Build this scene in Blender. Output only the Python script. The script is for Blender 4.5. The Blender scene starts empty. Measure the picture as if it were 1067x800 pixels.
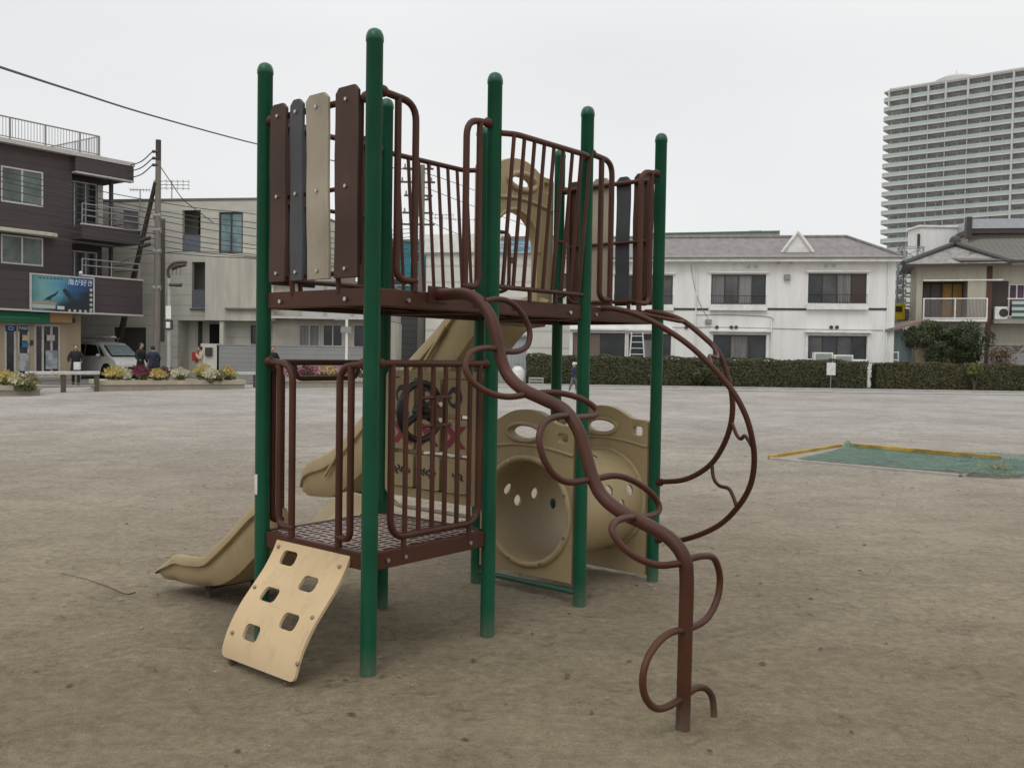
import bpy, bmesh, math, random
from mathutils import Vector, Matrix
from mathutils.geometry import tessellate_polygon
random.seed(7)
R_ = math.radians
scene = bpy.context.scene
COL = scene.collection

# ------------------------------------------------------------------ camera
FPX, PITCH, ROLL, EYE = 977.2, 0.03151, 0.0154, 1.71385
def cam_axes():
    f = Vector((0, math.cos(PITCH), -math.sin(PITCH)))
    rt = Vector((1, 0, 0)); up = rt.cross(f)
    c, s = math.cos(ROLL), math.sin(ROLL)
    return c*rt + s*up, -s*rt + c*up, f
CR, CU, CF = cam_axes()
cam_data = bpy.data.cameras.new('camera'); cam = bpy.data.objects.new('camera', cam_data); COL.objects.link(cam)
cam_data.sensor_width = 36; cam_data.lens = 36*FPX/1067; cam_data.clip_end = 3000; cam_data.clip_start = 0.05
cam.matrix_world = Matrix(((CR.x, CU.x, -CF.x, 0), (CR.y, CU.y, -CF.y, 0), (CR.z, CU.z, -CF.z, EYE), (0, 0, 0, 1)))
scene.camera = cam
# ------------------------------------------------------------------ sky and sun (overcast)
SUN_EL, SUN_AZ = R_(52), R_(200)      # azimuth from +Y clockwise: behind and a little left of the viewer
world = bpy.data.worlds.new('World'); scene.world = world; world.use_nodes = True
wn = world.node_tree; wn.nodes.clear()
sky = wn.nodes.new('ShaderNodeTexSky'); sky.sky_type = 'NISHITA'; sky.sun_disc = False
sky.sun_elevation = SUN_EL; sky.sun_rotation = SUN_AZ; sky.dust_density = 4; sky.air_density = 1
hs = wn.nodes.new('ShaderNodeHueSaturation'); hs.inputs['Saturation'].default_value = 0.10
wtc = wn.nodes.new('ShaderNodeTexCoord'); wmp = wn.nodes.new('ShaderNodeMapping'); wmp.inputs['Scale'].default_value = (1, 1, 3.2)
wno = wn.nodes.new('ShaderNodeTexNoise'); wno.inputs['Scale'].default_value = 1.5; wno.inputs['Detail'].default_value = 4; wno.inputs['Roughness'].default_value = .45
wr = wn.nodes.new('ShaderNodeValToRGB'); wr.color_ramp.elements[0].position = .3; wr.color_ramp.elements[1].position = .7
wr.color_ramp.elements[0].color = (8.1, 8.3, 8.55, 1); wr.color_ramp.elements[1].color = (9.3, 9.35, 9.4, 1)
wm = wn.nodes.new('ShaderNodeMix'); wm.data_type = 'RGBA'; wm.inputs['Factor'].default_value = .88
wb = wn.nodes.new('ShaderNodeBackground'); wb.inputs['Strength'].default_value = 0.1
wo = wn.nodes.new('ShaderNodeOutputWorld')
L = wn.links.new
L(sky.outputs[0], hs.inputs['Color']); L(wtc.outputs['Generated'], wmp.inputs[0]); L(wmp.outputs[0], wno.inputs['Vector'])
L(wno.outputs[0], wr.inputs[0]); L(hs.outputs[0], wm.inputs['A']); L(wr.outputs[0], wm.inputs['B'])
# overcast skies are brightest overhead
wsx = wn.nodes.new('ShaderNodeSeparateXYZ'); L(wtc.outputs['Generated'], wsx.inputs[0])
wmr = wn.nodes.new('ShaderNodeMapRange'); wmr.inputs['From Min'].default_value = .30; wmr.inputs['From Max'].default_value = 1.0; wmr.inputs['To Min'].default_value = 1.0; wmr.inputs['To Max'].default_value = 1.75
L(wsx.outputs['Z'], wmr.inputs['Value'])
wmu = wn.nodes.new('ShaderNodeVectorMath'); wmu.operation = 'SCALE'; L(wm.outputs['Result'], wmu.inputs[0]); L(wmr.outputs[0], wmu.inputs['Scale'])
L(wmu.outputs[0], wb.inputs[0]); L(wb.outputs[0], wo.inputs[0])
sun_d = bpy.data.lights.new('sun', 'SUN'); sun_d.energy = 0.5; sun_d.angle = R_(20); sun_d.color = (1, .97, .93)
sun = bpy.data.objects.new('sun', sun_d); COL.objects.link(sun)
sd = Vector((math.sin(SUN_AZ)*math.cos(SUN_EL), math.cos(SUN_AZ)*math.cos(SUN_EL), math.sin(SUN_EL)))
sun.rotation_euler = sd.to_track_quat('Z', 'Y').to_euler()
vs = scene.view_settings; vs.view_transform = 'Standard'; vs.look = 'None'; vs.exposure = 0.0; vs.gamma = 1; vs.use_curve_mapping = False
scene.cycles.max_bounces = 6; scene.cycles.diffuse_bounces = 3; scene.cycles.glossy_bounces = 3

# ------------------------------------------------------------------ materials
MATS = {}
def mat(name, col, rough=.6, var=.12, scale=8, bump=0, bscale=60, spec=.5, metal=0, stretch=(1, 1, 1), col2=None, contrast=(.35, .65), object_space=True):
    if name in MATS: return MATS[name]
    m = bpy.data.materials.new(name); m.use_nodes = True; nt = m.node_tree; b = nt.nodes['Principled BSDF']
    b.inputs['Roughness'].default_value = rough; b.inputs['Metallic'].default_value = metal
    b.inputs['Specular IOR Level'].default_value = spec
    tc = nt.nodes.new('ShaderNodeTexCoord'); mp = nt.nodes.new('ShaderNodeMapping'); mp.inputs['Scale'].default_value = stretch
    nt.links.new(tc.outputs['Object'], mp.inputs[0])
    n = nt.nodes.new('ShaderNodeTexNoise'); n.inputs['Scale'].default_value = scale; n.inputs['Detail'].default_value = 6
    n.inputs['Roughness'].default_value = .6
    nt.links.new(mp.outputs[0], n.inputs['Vector'])
    r = nt.nodes.new('ShaderNodeValToRGB'); r.color_ramp.elements[0].position = contrast[0]; r.color_ramp.elements[1].position = contrast[1]
    c2 = col2 or [min(1, c*(1+var)) for c in col]; c1 = [c*(1-var) for c in col] if col2 is None else col
    r.color_ramp.elements[0].color = (*c1, 1); r.color_ramp.elements[1].color = (*c2, 1)
    nt.links.new(n.outputs[0], r.inputs[0]); nt.links.new(r.outputs[0], b.inputs['Base Color'])
    if bump:
        n2 = nt.nodes.new('ShaderNodeTexNoise'); n2.inputs['Scale'].default_value = bscale; n2.inputs['Detail'].default_value = 4
        nt.links.new(mp.outputs[0], n2.inputs['Vector'])
        bp = nt.nodes.new('ShaderNodeBump'); bp.inputs['Strength'].default_value = bump; bp.inputs['Distance'].default_value = .01
        nt.links.new(n2.outputs[0], bp.inputs['Height']); nt.links.new(bp.outputs[0], b.inputs['Normal'])
    MATS[name] = m
    return m

def worn(name, col, dust=(.36, .31, .25), rough=.38, amount=.25, chip=None, dusty=True, fade=.25, grime=.5):
    """painted or moulded surface: tonal fading, fine scratches, dust towards the ground"""
    if name in MATS: return MATS[name]
    m = bpy.data.materials.new(name); m.use_nodes = True; nt = m.node_tree; b = nt.nodes['Principled BSDF']; b.inputs['Specular IOR Level'].default_value = .40 if 'green' in name else .28
    tc = nt.nodes.new('ShaderNodeTexCoord'); N = nt.nodes.new; K = nt.links.new
    n1 = N('ShaderNodeTexNoise'); n1.inputs['Scale'].default_value = 2.2; n1.inputs['Detail'].default_value = 5
    n2 = N('ShaderNodeTexNoise'); n2.inputs['Scale'].default_value = 45; n2.inputs['Detail'].default_value = 6; n2.inputs['Roughness'].default_value = .7
    K(tc.outputs['Object'], n1.inputs['Vector']); K(tc.outputs['Object'], n2.inputs['Vector'])
    r1 = N('ShaderNodeValToRGB'); r1.color_ramp.elements[0].position = .3; r1.color_ramp.elements[1].position = .75
    r1.color_ramp.elements[0].color = (*[c*(1-fade) for c in col], 1); r1.color_ramp.elements[1].color = (*[min(1, c*(1+fade)+.006) for c in col], 1)
    K(n1.outputs[0], r1.inputs[0])
    r2 = N('ShaderNodeValToRGB'); r2.color_ramp.elements[0].position = .60; r2.color_ramp.elements[1].position = .78
    r2.color_ramp.elements[0].color = (0, 0, 0, 1); r2.color_ramp.elements[1].color = (amount,)*3+(1,)
    K(n2.outputs[0], r2.inputs[0])
    mx = N('ShaderNodeMix'); mx.data_type = 'RGBA'; K(r2.outputs[0], mx.inputs['Factor']); K(r1.outputs[0], mx.inputs['A'])
    mx.inputs['B'].default_value = (*(chip or dust), 1)
    n3 = N('ShaderNodeTexNoise'); n3.inputs['Scale'].default_value = 6; n3.inputs['Detail'].default_value = 9; n3.inputs['Roughness'].default_value = .75
    mp3 = N('ShaderNodeMapping'); mp3.inputs['Scale'].default_value = (1.6, 1.6, .45); K(tc.outputs['Object'], mp3.inputs[0]); K(mp3.outputs[0], n3.inputs['Vector'])
    r3 = N('ShaderNodeValToRGB'); r3.color_ramp.elements[0].position = .52; r3.color_ramp.elements[1].position = .74
    r3.color_ramp.elements[0].color = (0, 0, 0, 1); r3.color_ramp.elements[1].color = (grime,)*3+(1,); K(n3.outputs[0], r3.inputs[0])
    mg = N('ShaderNodeMix'); mg.data_type = 'RGBA'; K(r3.outputs[0], mg.inputs['Factor']); K(mx.outputs['Result'], mg.inputs['A']); mg.inputs['B'].default_value = (*[c*.45+.01 for c in col], 1)
    out = mg.outputs['Result']
    if dusty:   # splashed soil on the lowest hand's breadth
        sx = N('ShaderNodeSeparateXYZ'); geo = N('ShaderNodeNewGeometry'); K(geo.outputs['Position'], sx.inputs[0])
        mr = N('ShaderNodeMapRange'); mr.inputs['From Min'].default_value = .0; mr.inputs['From Max'].default_value = .16
        mr.inputs['To Min'].default_value = .35; mr.inputs['To Max'].default_value = 0
        K(sx.outputs['Z'], mr.inputs['Value'])
        mu = N('ShaderNodeMath'); mu.operation = 'MULTIPLY'; K(mr.outputs[0], mu.inputs[0]); K(n2.outputs[0], mu.inputs[1])
        m2 = N('ShaderNodeMix'); m2.data_type = 'RGBA'; K(mu.outputs[0], m2.inputs['Factor']); K(out, m2.inputs['A']); m2.inputs['B'].default_value = (*dust, 1)
        out = m2.outputs['Result']
    K(out, b.inputs['Base Color'])
    rr = N('ShaderNodeMapRange'); rr.inputs['To Min'].default_value = rough-.08; rr.inputs['To Max'].default_value = rough+.22
    K(n2.outputs[0], rr.inputs['Value']); K(rr.outputs[0], b.inputs['Roughness'])
    bp = N('ShaderNodeBump'); bp.inputs['Strength'].default_value = .12; bp.inputs['Distance'].default_value = .004
    K(n2.outputs[0], bp.inputs['Height']); K(bp.outputs[0], b.inputs['Normal'])
    MATS[name] = m
    return m

# ------------------------------------------------------------------ object helpers
def tag(o, label=None, cat=None, group=None, kind=None):
    if label: o['label'] = label
    if cat: o['category'] = cat
    if group: o['group'] = group
    if kind: o['kind'] = kind
    return o
def thing(name, label, cat, loc=(0, 0, 0), rz=0, group=None):
    o = bpy.data.objects.new(name, None); COL.objects.link(o); o.location = loc; o.rotation_euler = (0, 0, rz)
    o.empty_display_size = .2
    return tag(o, label, cat, group)
def catmull(P, n=6, closed=False):
    P = [Vector(p) for p in P]; out = []; N = len(P)
    rng = range(N if closed else N-1)
    for i in rng:
        p0 = P[(i-1) % N] if closed or i > 0 else 2*P[0]-P[1]
        p1 = P[i]; p2 = P[(i+1) % N]
        p3 = P[(i+2) % N] if closed or i+2 < N else 2*P[-1]-P[-2]
        for k in range(n):
            t = k/n
            out.append(.5*((2*p1)+(-p0+p2)*t+(2*p0-5*p1+4*p2-p3)*t*t+(-p0+3*p1-3*p2+p3)*t**3))
    if not closed: out.append(P[-1])
    return out
def bent(P, rad=.06, n=6, closed=False):
    """polyline with its corners rounded, as bent pipe"""
    P = [Vector(p) for p in P]; out = []; N = len(P)
    for i in range(N):
        if not closed and i in (0, N-1): out.append(P[i]); continue
        a, b, c = P[i-1], P[i], P[(i+1) % N]
        r = min(rad, (a-b).length*.49, (c-b).length*.49)
        s = b+(a-b).normalized()*r; e = b+(c-b).normalized()*r
        for k in range(n+1):
            t = k/n; out.append((1-t)**2*s+2*t*(1-t)*b+t*t*e)
    if closed: out.append(out[0].copy())
    return out
class MB:
    def __init__(s): s.bm = bmesh.new()
    def box(s, a, b, M=None):
        x0, y0, z0 = a; x1, y1, z1 = b
        vs_ = [s.bm.verts.new(M @ Vector(v) if M else v) for v in ((x0,y0,z0),(x1,y0,z0),(x1,y1,z0),(x0,y1,z0),(x0,y0,z1),(x1,y0,z1),(x1,y1,z1),(x0,y1,z1))]
        for f in ((0,3,2,1),(4,5,6,7),(0,1,5,4),(1,2,6,5),(2,3,7,6),(3,0,4,7)): s.bm.faces.new([vs_[i] for i in f])
        return s
    def tube(s, P, r, seg=10, cap=True):
        P = [Vector(p) for p in P]
        Q = [P[0]]
        for p in P[1:]:
            if (p-Q[-1]).length > 1e-5: Q.append(p)
        P = Q; n = len(P); rs = r if isinstance(r, (list, tuple)) else [r]*n
        if len(rs) != n: rs = [rs[0]+(rs[-1]-rs[0])*i/(n-1) for i in range(n)]
        closed = (P[0]-P[-1]).length < 1e-4 and n > 3
        T = []
        for i in range(n):
            a = P[i-1] if i else (P[-2] if closed else P[0]); b = P[i+1] if i < n-1 else (P[1] if closed else P[-1])
            T.append((b-a).normalized())
        nrm = T[0].orthogonal().normalized(); rings = []
        for i in range(n):
            if i:
                nrm = (nrm - T[i]*nrm.dot(T[i])).normalized()
            bi = T[i].cross(nrm)
            rings.append([s.bm.verts.new(P[i]+rs[i]*(math.cos(2*math.pi*k/seg)*nrm+math.sin(2*math.pi*k/seg)*bi)) for k in range(seg)])
        for i in range(n-1):
            for k in range(seg):
                s.bm.faces.new((rings[i][k], rings[i][(k+1) % seg], rings[i+1][(k+1) % seg], rings[i+1][k]))
        if cap and not closed:
            s.bm.faces.new(rings[0][::-1]); s.bm.faces.new(rings[-1])
        return s
    def lathe(s, prof, c=(0, 0, 0), seg=20, M=None):
        """prof: list of (r, z)"""
        rings = []
        for r, z in prof:
            ring = []
            for k in range(seg):
                a = 2*math.pi*k/seg; v = Vector((c[0]+max(r, 1e-4)*math.cos(a), c[1]+max(r, 1e-4)*math.sin(a), c[2]+z))
                ring.append(s.bm.verts.new(M @ v if M else v))
            rings.append(ring)
        for i in range(len(rings)-1):
            for k in range(seg): s.bm.faces.new((rings[i][k], rings[i][(k+1) % seg], rings[i+1][(k+1) % seg], rings[i+1][k]))
        s.bm.faces.new(rings[0][::-1]); s.bm.faces.new(rings[-1])
        return s
    def ball(s, c, r, M=None, u=12, v=8):
        rx, ry, rz = r if isinstance(r, (tuple, list)) else (r, r, r)
        T = Matrix.Translation(c) @ Matrix.Diagonal((rx, ry, rz, 1))
        bmesh.ops.create_uvsphere(s.bm, u_segments=u, v_segments=v, radius=1, matrix=(M @ T) if M else T); return s
    def plate(s, outer, holes, t0, t1, axes='xz', M=None):
        """flat plate with holes; outer/holes are 2D loops, thickness from t0 to t1 on the remaining axis"""
        def P(p, t):
            v = {'xz': (p[0], t, p[1]), 'yz': (t, p[0], p[1]), 'xy': (p[0], p[1], t)}[axes]
            v = Vector(v); return M @ v if M else v
        loops = [outer]+list(holes)
        tris = tessellate_polygon([[Vector((p[0], p[1], 0)) for p in lp] for lp in loops])
        flat = [p for lp in loops for p in lp]
        A = [s.bm.verts.new(P(p, t0)) for p in flat]; B = [s.bm.verts.new(P(p, t1)) for p in flat]
        for t in tris:
            try: s.bm.faces.new([A[i] for i in t]); s.bm.faces.new([B[i] for i in reversed(t)])
            except ValueError: pass
        o = 0
        for lp in loops:
            n = len(lp)
            for i in range(n):
                j = (i+1) % n
                s.bm.faces.new((A[o+i], A[o+j], B[o+j], B[o+i]))
            o += n
        return s
    def build(s, name, m, parent=None, smooth=True, bevel=0, angle=35, segs=2, label=None, normals=True):
        if normals: bmesh.ops.recalc_face_normals(s.bm, faces=s.bm.faces)
        me = bpy.data.meshes.new(name); s.bm.to_mesh(me); s.bm.free()
        me.materials.append(m)
        if smooth:
            me.shade_smooth(); me.set_sharp_from_angle(angle=R_(angle))
        o = bpy.data.objects.new(name, me); COL.objects.link(o)
        if parent: o.parent = parent
        if bevel:
            b = o.modifiers.new('bevel', 'BEVEL'); b.width = bevel; b.segments = segs; b.limit_method = 'ANGLE'; b.angle_limit = R_(30)
        if label: o['label'] = label
        return o
def copy_part(o, parent=None, loc=None):
    c = o.copy(); COL.objects.link(c)
    if parent: c.parent = parent
    if loc is not None: c.location = loc
    return c
def rrect(x0, y0, x1, y1, r, n=4):
    out = []
    for cx, cy, a in ((x1-r, y1-r, 0), (x0+r, y1-r, 90), (x0+r, y0+r, 180), (x1-r, y0+r, 270)):
        for k in range(n+1):
            t = R_(a+90*k/n); out.append((cx+r*math.cos(t), cy+r*math.sin(t)))
    return out
def ell(cx, cy, rx, ry, n=28): return [(cx+rx*math.cos(2*math.pi*k/n), cy+ry*math.sin(2*math.pi*k/n)) for k in range(n)]

# ================================================================== GROUND
def gz(x, y):
    return max(0, min(1, (y-12)/30))*max(.05, min(.45, .32+.006*x))
def ground_sheet():
    xs = [-700, -300, -150, -80, -50, -35, -28, -22]+[-18+i*1.5 for i in range(0, 6)]+[-9+i*.5 for i in range(0, 10)]+[-4+i*.09 for i in range(0, 90)]+[4.2+i*.5 for i in range(0, 14)]+[12+i*2 for i in range(0, 10)]+[34, 42, 60, 90, 150, 300, 700]
    ys = [-400, -100, -30, -10, -4, 0, 1, 2]+[2.6+i*.09 for i in range(0, 80)]+[9.9+i*.5 for i in range(0, 24)]+[22+i*1.5 for i in range(0, 18)]+[50, 60, 80, 120, 200, 400, 900]
    from mathutils import noise
    def h(x, y):
        z = gz(x, y)
        if abs(x) < 14 and -1 < y < 26:
            w = min(1, (14-abs(x))/3)*min(1, (26-y)/6)
            z += w*(.010*noise.noise((x*1.3, y*1.3, 0))+.006*noise.noise((x*3.7, y*3.7, 3))+.008*noise.noise((x*6.5, y*6.5, 7))) - .004
        # trodden hollows at the foot of the slide, the climbing panel and the pipe climber
        for hx, hy, hr, hd in HOLLOWS:
            d = math.hypot(x-hx, y-hy)
            if d < hr*2: z -= hd*math.exp(-(d/hr)**2*2)
        return z
    me = bpy.data.meshes.new('playground_ground')
    V = [(x, y, h(x, y)) for y in ys for x in xs]; nx = len(xs)
    F = [(j*nx+i, j*nx+i+1, (j+1)*nx+i+1, (j+1)*nx+i) for j in range(len(ys)-1) for i in range(nx-1)]
    me.from_pydata(V, [], F); me.shade_smooth()
    o = bpy.data.objects.new('playground_ground', me); COL.objects.link(o); o['kind'] = 'structure'
    m = bpy.data.materials.new('trodden_dirt'); m.use_nodes = True; nt = m.node_tree; b = nt.nodes['Principled BSDF']; N = nt.nodes.new; K = nt.links.new
    geo = N('ShaderNodeNewGeometry')
    def noise_(sc, det=6, ro=.6, st=(1, 1, 1)):
        mp = N('ShaderNodeMapping'); mp.inputs['Scale'].default_value = st; K(geo.outputs['Position'], mp.inputs[0])
        n = N('ShaderNodeTexNoise'); n.inputs['Scale'].default_value = sc; n.inputs['Detail'].default_value = det; n.inputs['Roughness'].default_value = ro; K(mp.outputs[0], n.inputs['Vector']); return n.outputs[0]
    def ramp(src, p0, c0, p1, c1):
        r = N('ShaderNodeValToRGB'); r.color_ramp.elements[0].position = p0; r.color_ramp.elements[1].position = p1
        r.color_ramp.elements[0].color = (*c0, 1); r.color_ramp.elements[1].color = (*c1, 1); K(src, r.inputs[0]); return r.outputs[0]
    def mix(f, a, b_, typ='MIX'):
        x = N('ShaderNodeMix'); x.data_type = 'RGBA'; x.blend_type = typ
        if isinstance(f, float): x.inputs['Factor'].default_value = f
        else: K(f, x.inputs['Factor'])
        K(a, x.inputs['A']); K(b_, x.inputs['B']); return x.outputs['Result']
    big = ramp(noise_(.35, 5, .55), .35, GROUND_A, .65, GROUND_B)
    mid = ramp(noise_(1.7, 8, .7, (1, 1.3, 1)), .34, (.84, .83, .82), .68, (1.12, 1.12, 1.11))
    c = mix(1.0, big, mid, 'MULTIPLY')
    fine = ramp(noise_(14, 9, .75), .30, (.66, .65, .63), .68, (1.22, 1.22, 1.21))
    c = mix(1.0, c, fine, 'MULTIPLY')
    grit = ramp(noise_(120, 3, .6), .35, (.80, .80, .80), .7, (1.18, 1.18, 1.18))
    c = mix(1.0, c, grit, 'MULTIPLY')
    # ground colour turns paler and bluer further out, along a wavering edge
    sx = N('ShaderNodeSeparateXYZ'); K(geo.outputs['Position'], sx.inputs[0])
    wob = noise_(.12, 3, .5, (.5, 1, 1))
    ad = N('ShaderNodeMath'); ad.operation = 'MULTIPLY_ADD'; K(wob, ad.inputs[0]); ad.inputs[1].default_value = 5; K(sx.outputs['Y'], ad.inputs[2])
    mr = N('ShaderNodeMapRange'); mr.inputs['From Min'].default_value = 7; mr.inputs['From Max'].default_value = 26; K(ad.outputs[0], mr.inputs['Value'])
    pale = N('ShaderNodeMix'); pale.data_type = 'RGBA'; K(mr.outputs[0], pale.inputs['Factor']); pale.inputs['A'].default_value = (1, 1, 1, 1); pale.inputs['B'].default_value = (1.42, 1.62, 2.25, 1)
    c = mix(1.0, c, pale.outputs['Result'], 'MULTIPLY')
    scf = ramp(noise_(4.5, 7, .72, (1, 1.6, 1)), .57, (1, 1, 1), .70, (.72, .70, .68))
    c = mix(1.0, c, scf, 'MULTIPLY')
    spk = ramp(noise_(33, 2, .5), .735, (0, 0, 0), .76, (1, 1, 1))
    dk = N('ShaderNodeRGB'); dk.outputs[0].default_value = (.05, .04, .03, 1)
    sp2 = N('ShaderNodeMath'); sp2.operation = 'MULTIPLY'; K(spk, sp2.inputs[0]); sp2.inputs[1].default_value = .35
    c = mix(sp2.outputs[0], c, dk.outputs[0])
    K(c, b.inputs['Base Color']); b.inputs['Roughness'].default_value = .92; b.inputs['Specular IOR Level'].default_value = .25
    bp = N('ShaderNodeBump'); bp.inputs['Strength'].default_value = .8; bp.inputs['Distance'].default_value = .05
    bp2 = N('ShaderNodeBump'); bp2.inputs['Strength'].default_value = .7; bp2.inputs['Distance'].default_value = .012
    # old shallow footprints and kicked hollows
    vo = N('ShaderNodeTexVoronoi'); vo.feature = 'SMOOTH_F1'; vo.inputs['Scale'].default_value = 3.1; vo.inputs['Smoothness'].default_value = .4
    wv = N('ShaderNodeVectorMath'); wv.operation = 'ADD'; n9 = N('ShaderNodeTexNoise'); n9.inputs['Scale'].default_value = 6; K(geo.outputs['Position'], n9.inputs['Vector'])
    sc9 = N('ShaderNodeVectorMath'); sc9.operation = 'SCALE'; sc9.inputs['Scale'].default_value = .22; K(n9.outputs['Color'], sc9.inputs[0]); K(geo.outputs['Position'], wv.inputs[0]); K(sc9.outputs[0], wv.inputs[1]); K(wv.outputs[0], vo.inputs['Vector'])
    vr = N('ShaderNodeMapRange'); vr.interpolation_type = 'SMOOTHSTEP'; vr.inputs['From Min'].default_value = .10; vr.inputs['From Max'].default_value = .30; K(vo.outputs['Distance'], vr.inputs['Value'])
    bp3 = N('ShaderNodeBump'); bp3.inputs['Strength'].default_value = .8; bp3.inputs['Distance'].default_value = .035; K(vr.outputs[0], bp3.inputs['Height']); K(bp3.outputs[0], bp.inputs['Normal'])
    K(noise_(11, 8, .7), bp.inputs['Height']); K(noise_(70, 4, .7), bp2.inputs['Height']); K(bp.outputs[0], bp2.inputs['Normal']); K(bp2.outputs[0], b.inputs['Normal'])
    me.materials.append(m)
GROUND_A, GROUND_B = (.232, .188, .124), (.300, .247, .165)
# play structure frame: local x along the long side, local y to the back
PX, PY, PTH, S = -.7458, 4.9645, R_(90-39.97), .96
PU = Vector((math.cos(PTH), math.sin(PTH), 0)); PV = Vector((-math.sin(PTH), math.cos(PTH), 0))
def pl(x, y, z=0): return Vector((PX, PY, 0))+PU*x+PV*y+Vector((0, 0, z))
HOLLOWS = [(*pl(.48, 2.5)[:2], .5, .035), (*pl(-.55, .45)[:2], .4, .03), (*pl(.48, -1.75)[:2], .45, .004), (*pl(2.4, 3.7)[:2], .5, .03), (*pl(1.9, -.5)[:2], .5, .025), (*pl(.5, .5)[:2], .6, .02)]
HOLLOWS += [(*pl(i*S, j*S)[:2], .13, .012) for i in range(4) for j in range(2)]
ground_sheet()

# ================================================================== PLAY STRUCTURE
green = worn('post_green_powder_coat', (.002, .080, .040), rough=.27, amount=.10, chip=(.10, .22, .15), fade=.18)
brown = worn('brown_pipe_paint', (.064, .0205, .0098), rough=.40, amount=.20, chip=(.20, .10, .07), fade=.25)
deckm = worn('brown_vinyl_deck', (.34, .26, .22), rough=.55, amount=.5, chip=(.45, .40, .36), fade=.2)
tan = worn('tan_moulded_plastic', (.345, .265, .145), rough=.42, amount=.25, chip=(.24, .19, .13), fade=.10)
tan2 = worn('pale_climbing_panel_plastic', (.55, .405, .230), rough=.5, amount=.35, chip=(.42, .31, .19), fade=.08)
plank_br = worn('dark_brown_board', (.056, .025, .014), rough=.45, amount=.2, chip=(.12, .08, .06), dusty=False)
plank_gr = worn('charcoal_board', (.060, .060, .064), rough=.45, amount=.2, chip=(.12, .12, .12), dusty=False)
plank_tn = worn('sand_board', (.33, .285, .215), rough=.5, amount=.2, chip=(.25, .2, .15), dusty=False)
steel = mat('bolt_steel', (.5, .5, .48), .3, metal=1)
black = mat('black_plastic', (.012, .012, .014), .4)
dirtwhite = mat('sticker_white', (.6, .58, .55), .5)

play = thing('play_structure', 'green post play structure with brown rails, tan slides, plank panels and curling pipe climbers', 'play structure', (PX, PY, 0), PTH)
def post(x, y):
    m = MB(); r = .0445
    m.lathe([(r, -.25), (r, 3.335), (r+.003, 3.338), (r+.003, 3.36), (r*.97, 3.378), (r*.78, 3.394), (r*.42, 3.404), (.004, 3.406)], (x, y, 0), 24)
    m.build('post', green, play, angle=50)
for i in range(4):
    for j in range(2): post(i*S, j*S)
def collar(m, x, y, z, dx=0, dy=0):
    """pipe clamp boss reaching from a post towards dx,dy"""
    m.tube([(x+dx*.03, y+dy*.03, z), (x+dx*.075, y+dy*.075, z)], .026, 10)
    m.ball((x+dx*.075, y+dy*.075, z), .021, u=8, v=6)
def bolts(pts, d, parent, r=.011):
    for p in pts:
        v = Vector(p); MB().tube([v, v+Vector(d)*.010], [r*1.3, r*1.1], 8).build('bolt', steel, parent)
def deck(i, z, name='deck'):
    """square deck in cell i: channel frame, punched top"""
    x0, x1, y0, y1 = i*S+.002, (i+1)*S-.002, .002, S-.002
    m = MB(); h = .095; t = .03; g = .0
    m.box((x0+.045, y0-.012, z-h), (x1-.045, y0+t, z)); m.box((x0+.045, y1-t, z-h), (x1-.045, y1+.012, z))
    m.box((x0-.010, y0+.047, z-h), (x0+t, y1-.047, z)); m.box((x1-t, y0+.047, z-h), (x1+.010, y1-.047, z))
    for k in (.34, .66): m.box((x0+t, y0+S*k, z-h*.8), (x1-t, y0+S*k+.03, z-.016))
    fr = m.build(name, deckm if False else brown, play, bevel=.005)
    p = MB(); n = 9; cell = (S-.064)/n
    for a in range(n):
        for c in range(n):
            cx = x0+t+.0+(a+.5)*cell; cy = y0+t+(c+.5)*cell; hc = cell/2
            if min(a, n-1-a)+min(c, n-1-c) == 0: pass
            turn = ((a//1)+(c//1)) % 2
            for s_ in (-1, 1):
                # half cell with one slot
                if turn: bx = (cx-hc, cx+hc, cy+(0 if s_ > 0 else -hc), cy+(hc if s_ > 0 else 0))
                else: bx = (cx+(0 if s_ > 0 else -hc), cx+(hc if s_ > 0 else 0), cy-hc, cy+hc)
                X0, X1, Y0, Y1 = bx; mx = .0135 
                ix = (X0+mx, X1-mx, Y0+mx, Y1-mx)
                o = [p.bm.verts.new(q) for q in ((X0,Y0,z-.006),(X1,Y0,z-.006),(X1,Y1,z-.006),(X0,Y1,z-.006))]
                i_ = [p.bm.verts.new(q) for q in ((ix[0],ix[2],z-.005),(ix[1],ix[2],z-.005),(ix[1],ix[3],z-.005),(ix[0],ix[3],z-.005))]
                l_ = [p.bm.verts.new((v.co.x, v.co.y, z-.05)) for v in i_]
                for k in range(4):
                    p.bm.faces.new((o[k], o[(k+1) % 4], i_[(k+1) % 4], i_[k])); p.bm.faces.new((i_[k], i_[(k+1) % 4], l_[(k+1) % 4], l_[k]))
    pt = p.build('deck_surface', deckm, fr, smooth=False, normals=False)
    pt.data.materials.append(mat('shaded_slot_wall', (.045, .032, .026), .85))  # shade inside the slots, put into a darker colour on their walls
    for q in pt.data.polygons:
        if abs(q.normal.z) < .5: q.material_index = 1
    return fr
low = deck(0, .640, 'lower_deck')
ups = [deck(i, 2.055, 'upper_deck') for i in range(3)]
bolts([(.25, -.012, .59), (.78, -.012, .59), (.12, -.012, .59)], (0, -1, 0), low)
bolts([(.25, -.012, 2.0), (.80, -.012, 2.0)], (0, -1, 0), ups[0]); bolts([(-.012, .2, 2.0), (-.012, .78, 2.0)], (-1, 0, 0), ups[0])
bolts([(S+.2, -.012, 2.0), (S+.78, -.012, 2.0)], (0, -1, 0), ups[1]); bolts([(2*S+.12, -.012, 2.0)], (0, -1, 0), ups[2])

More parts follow.
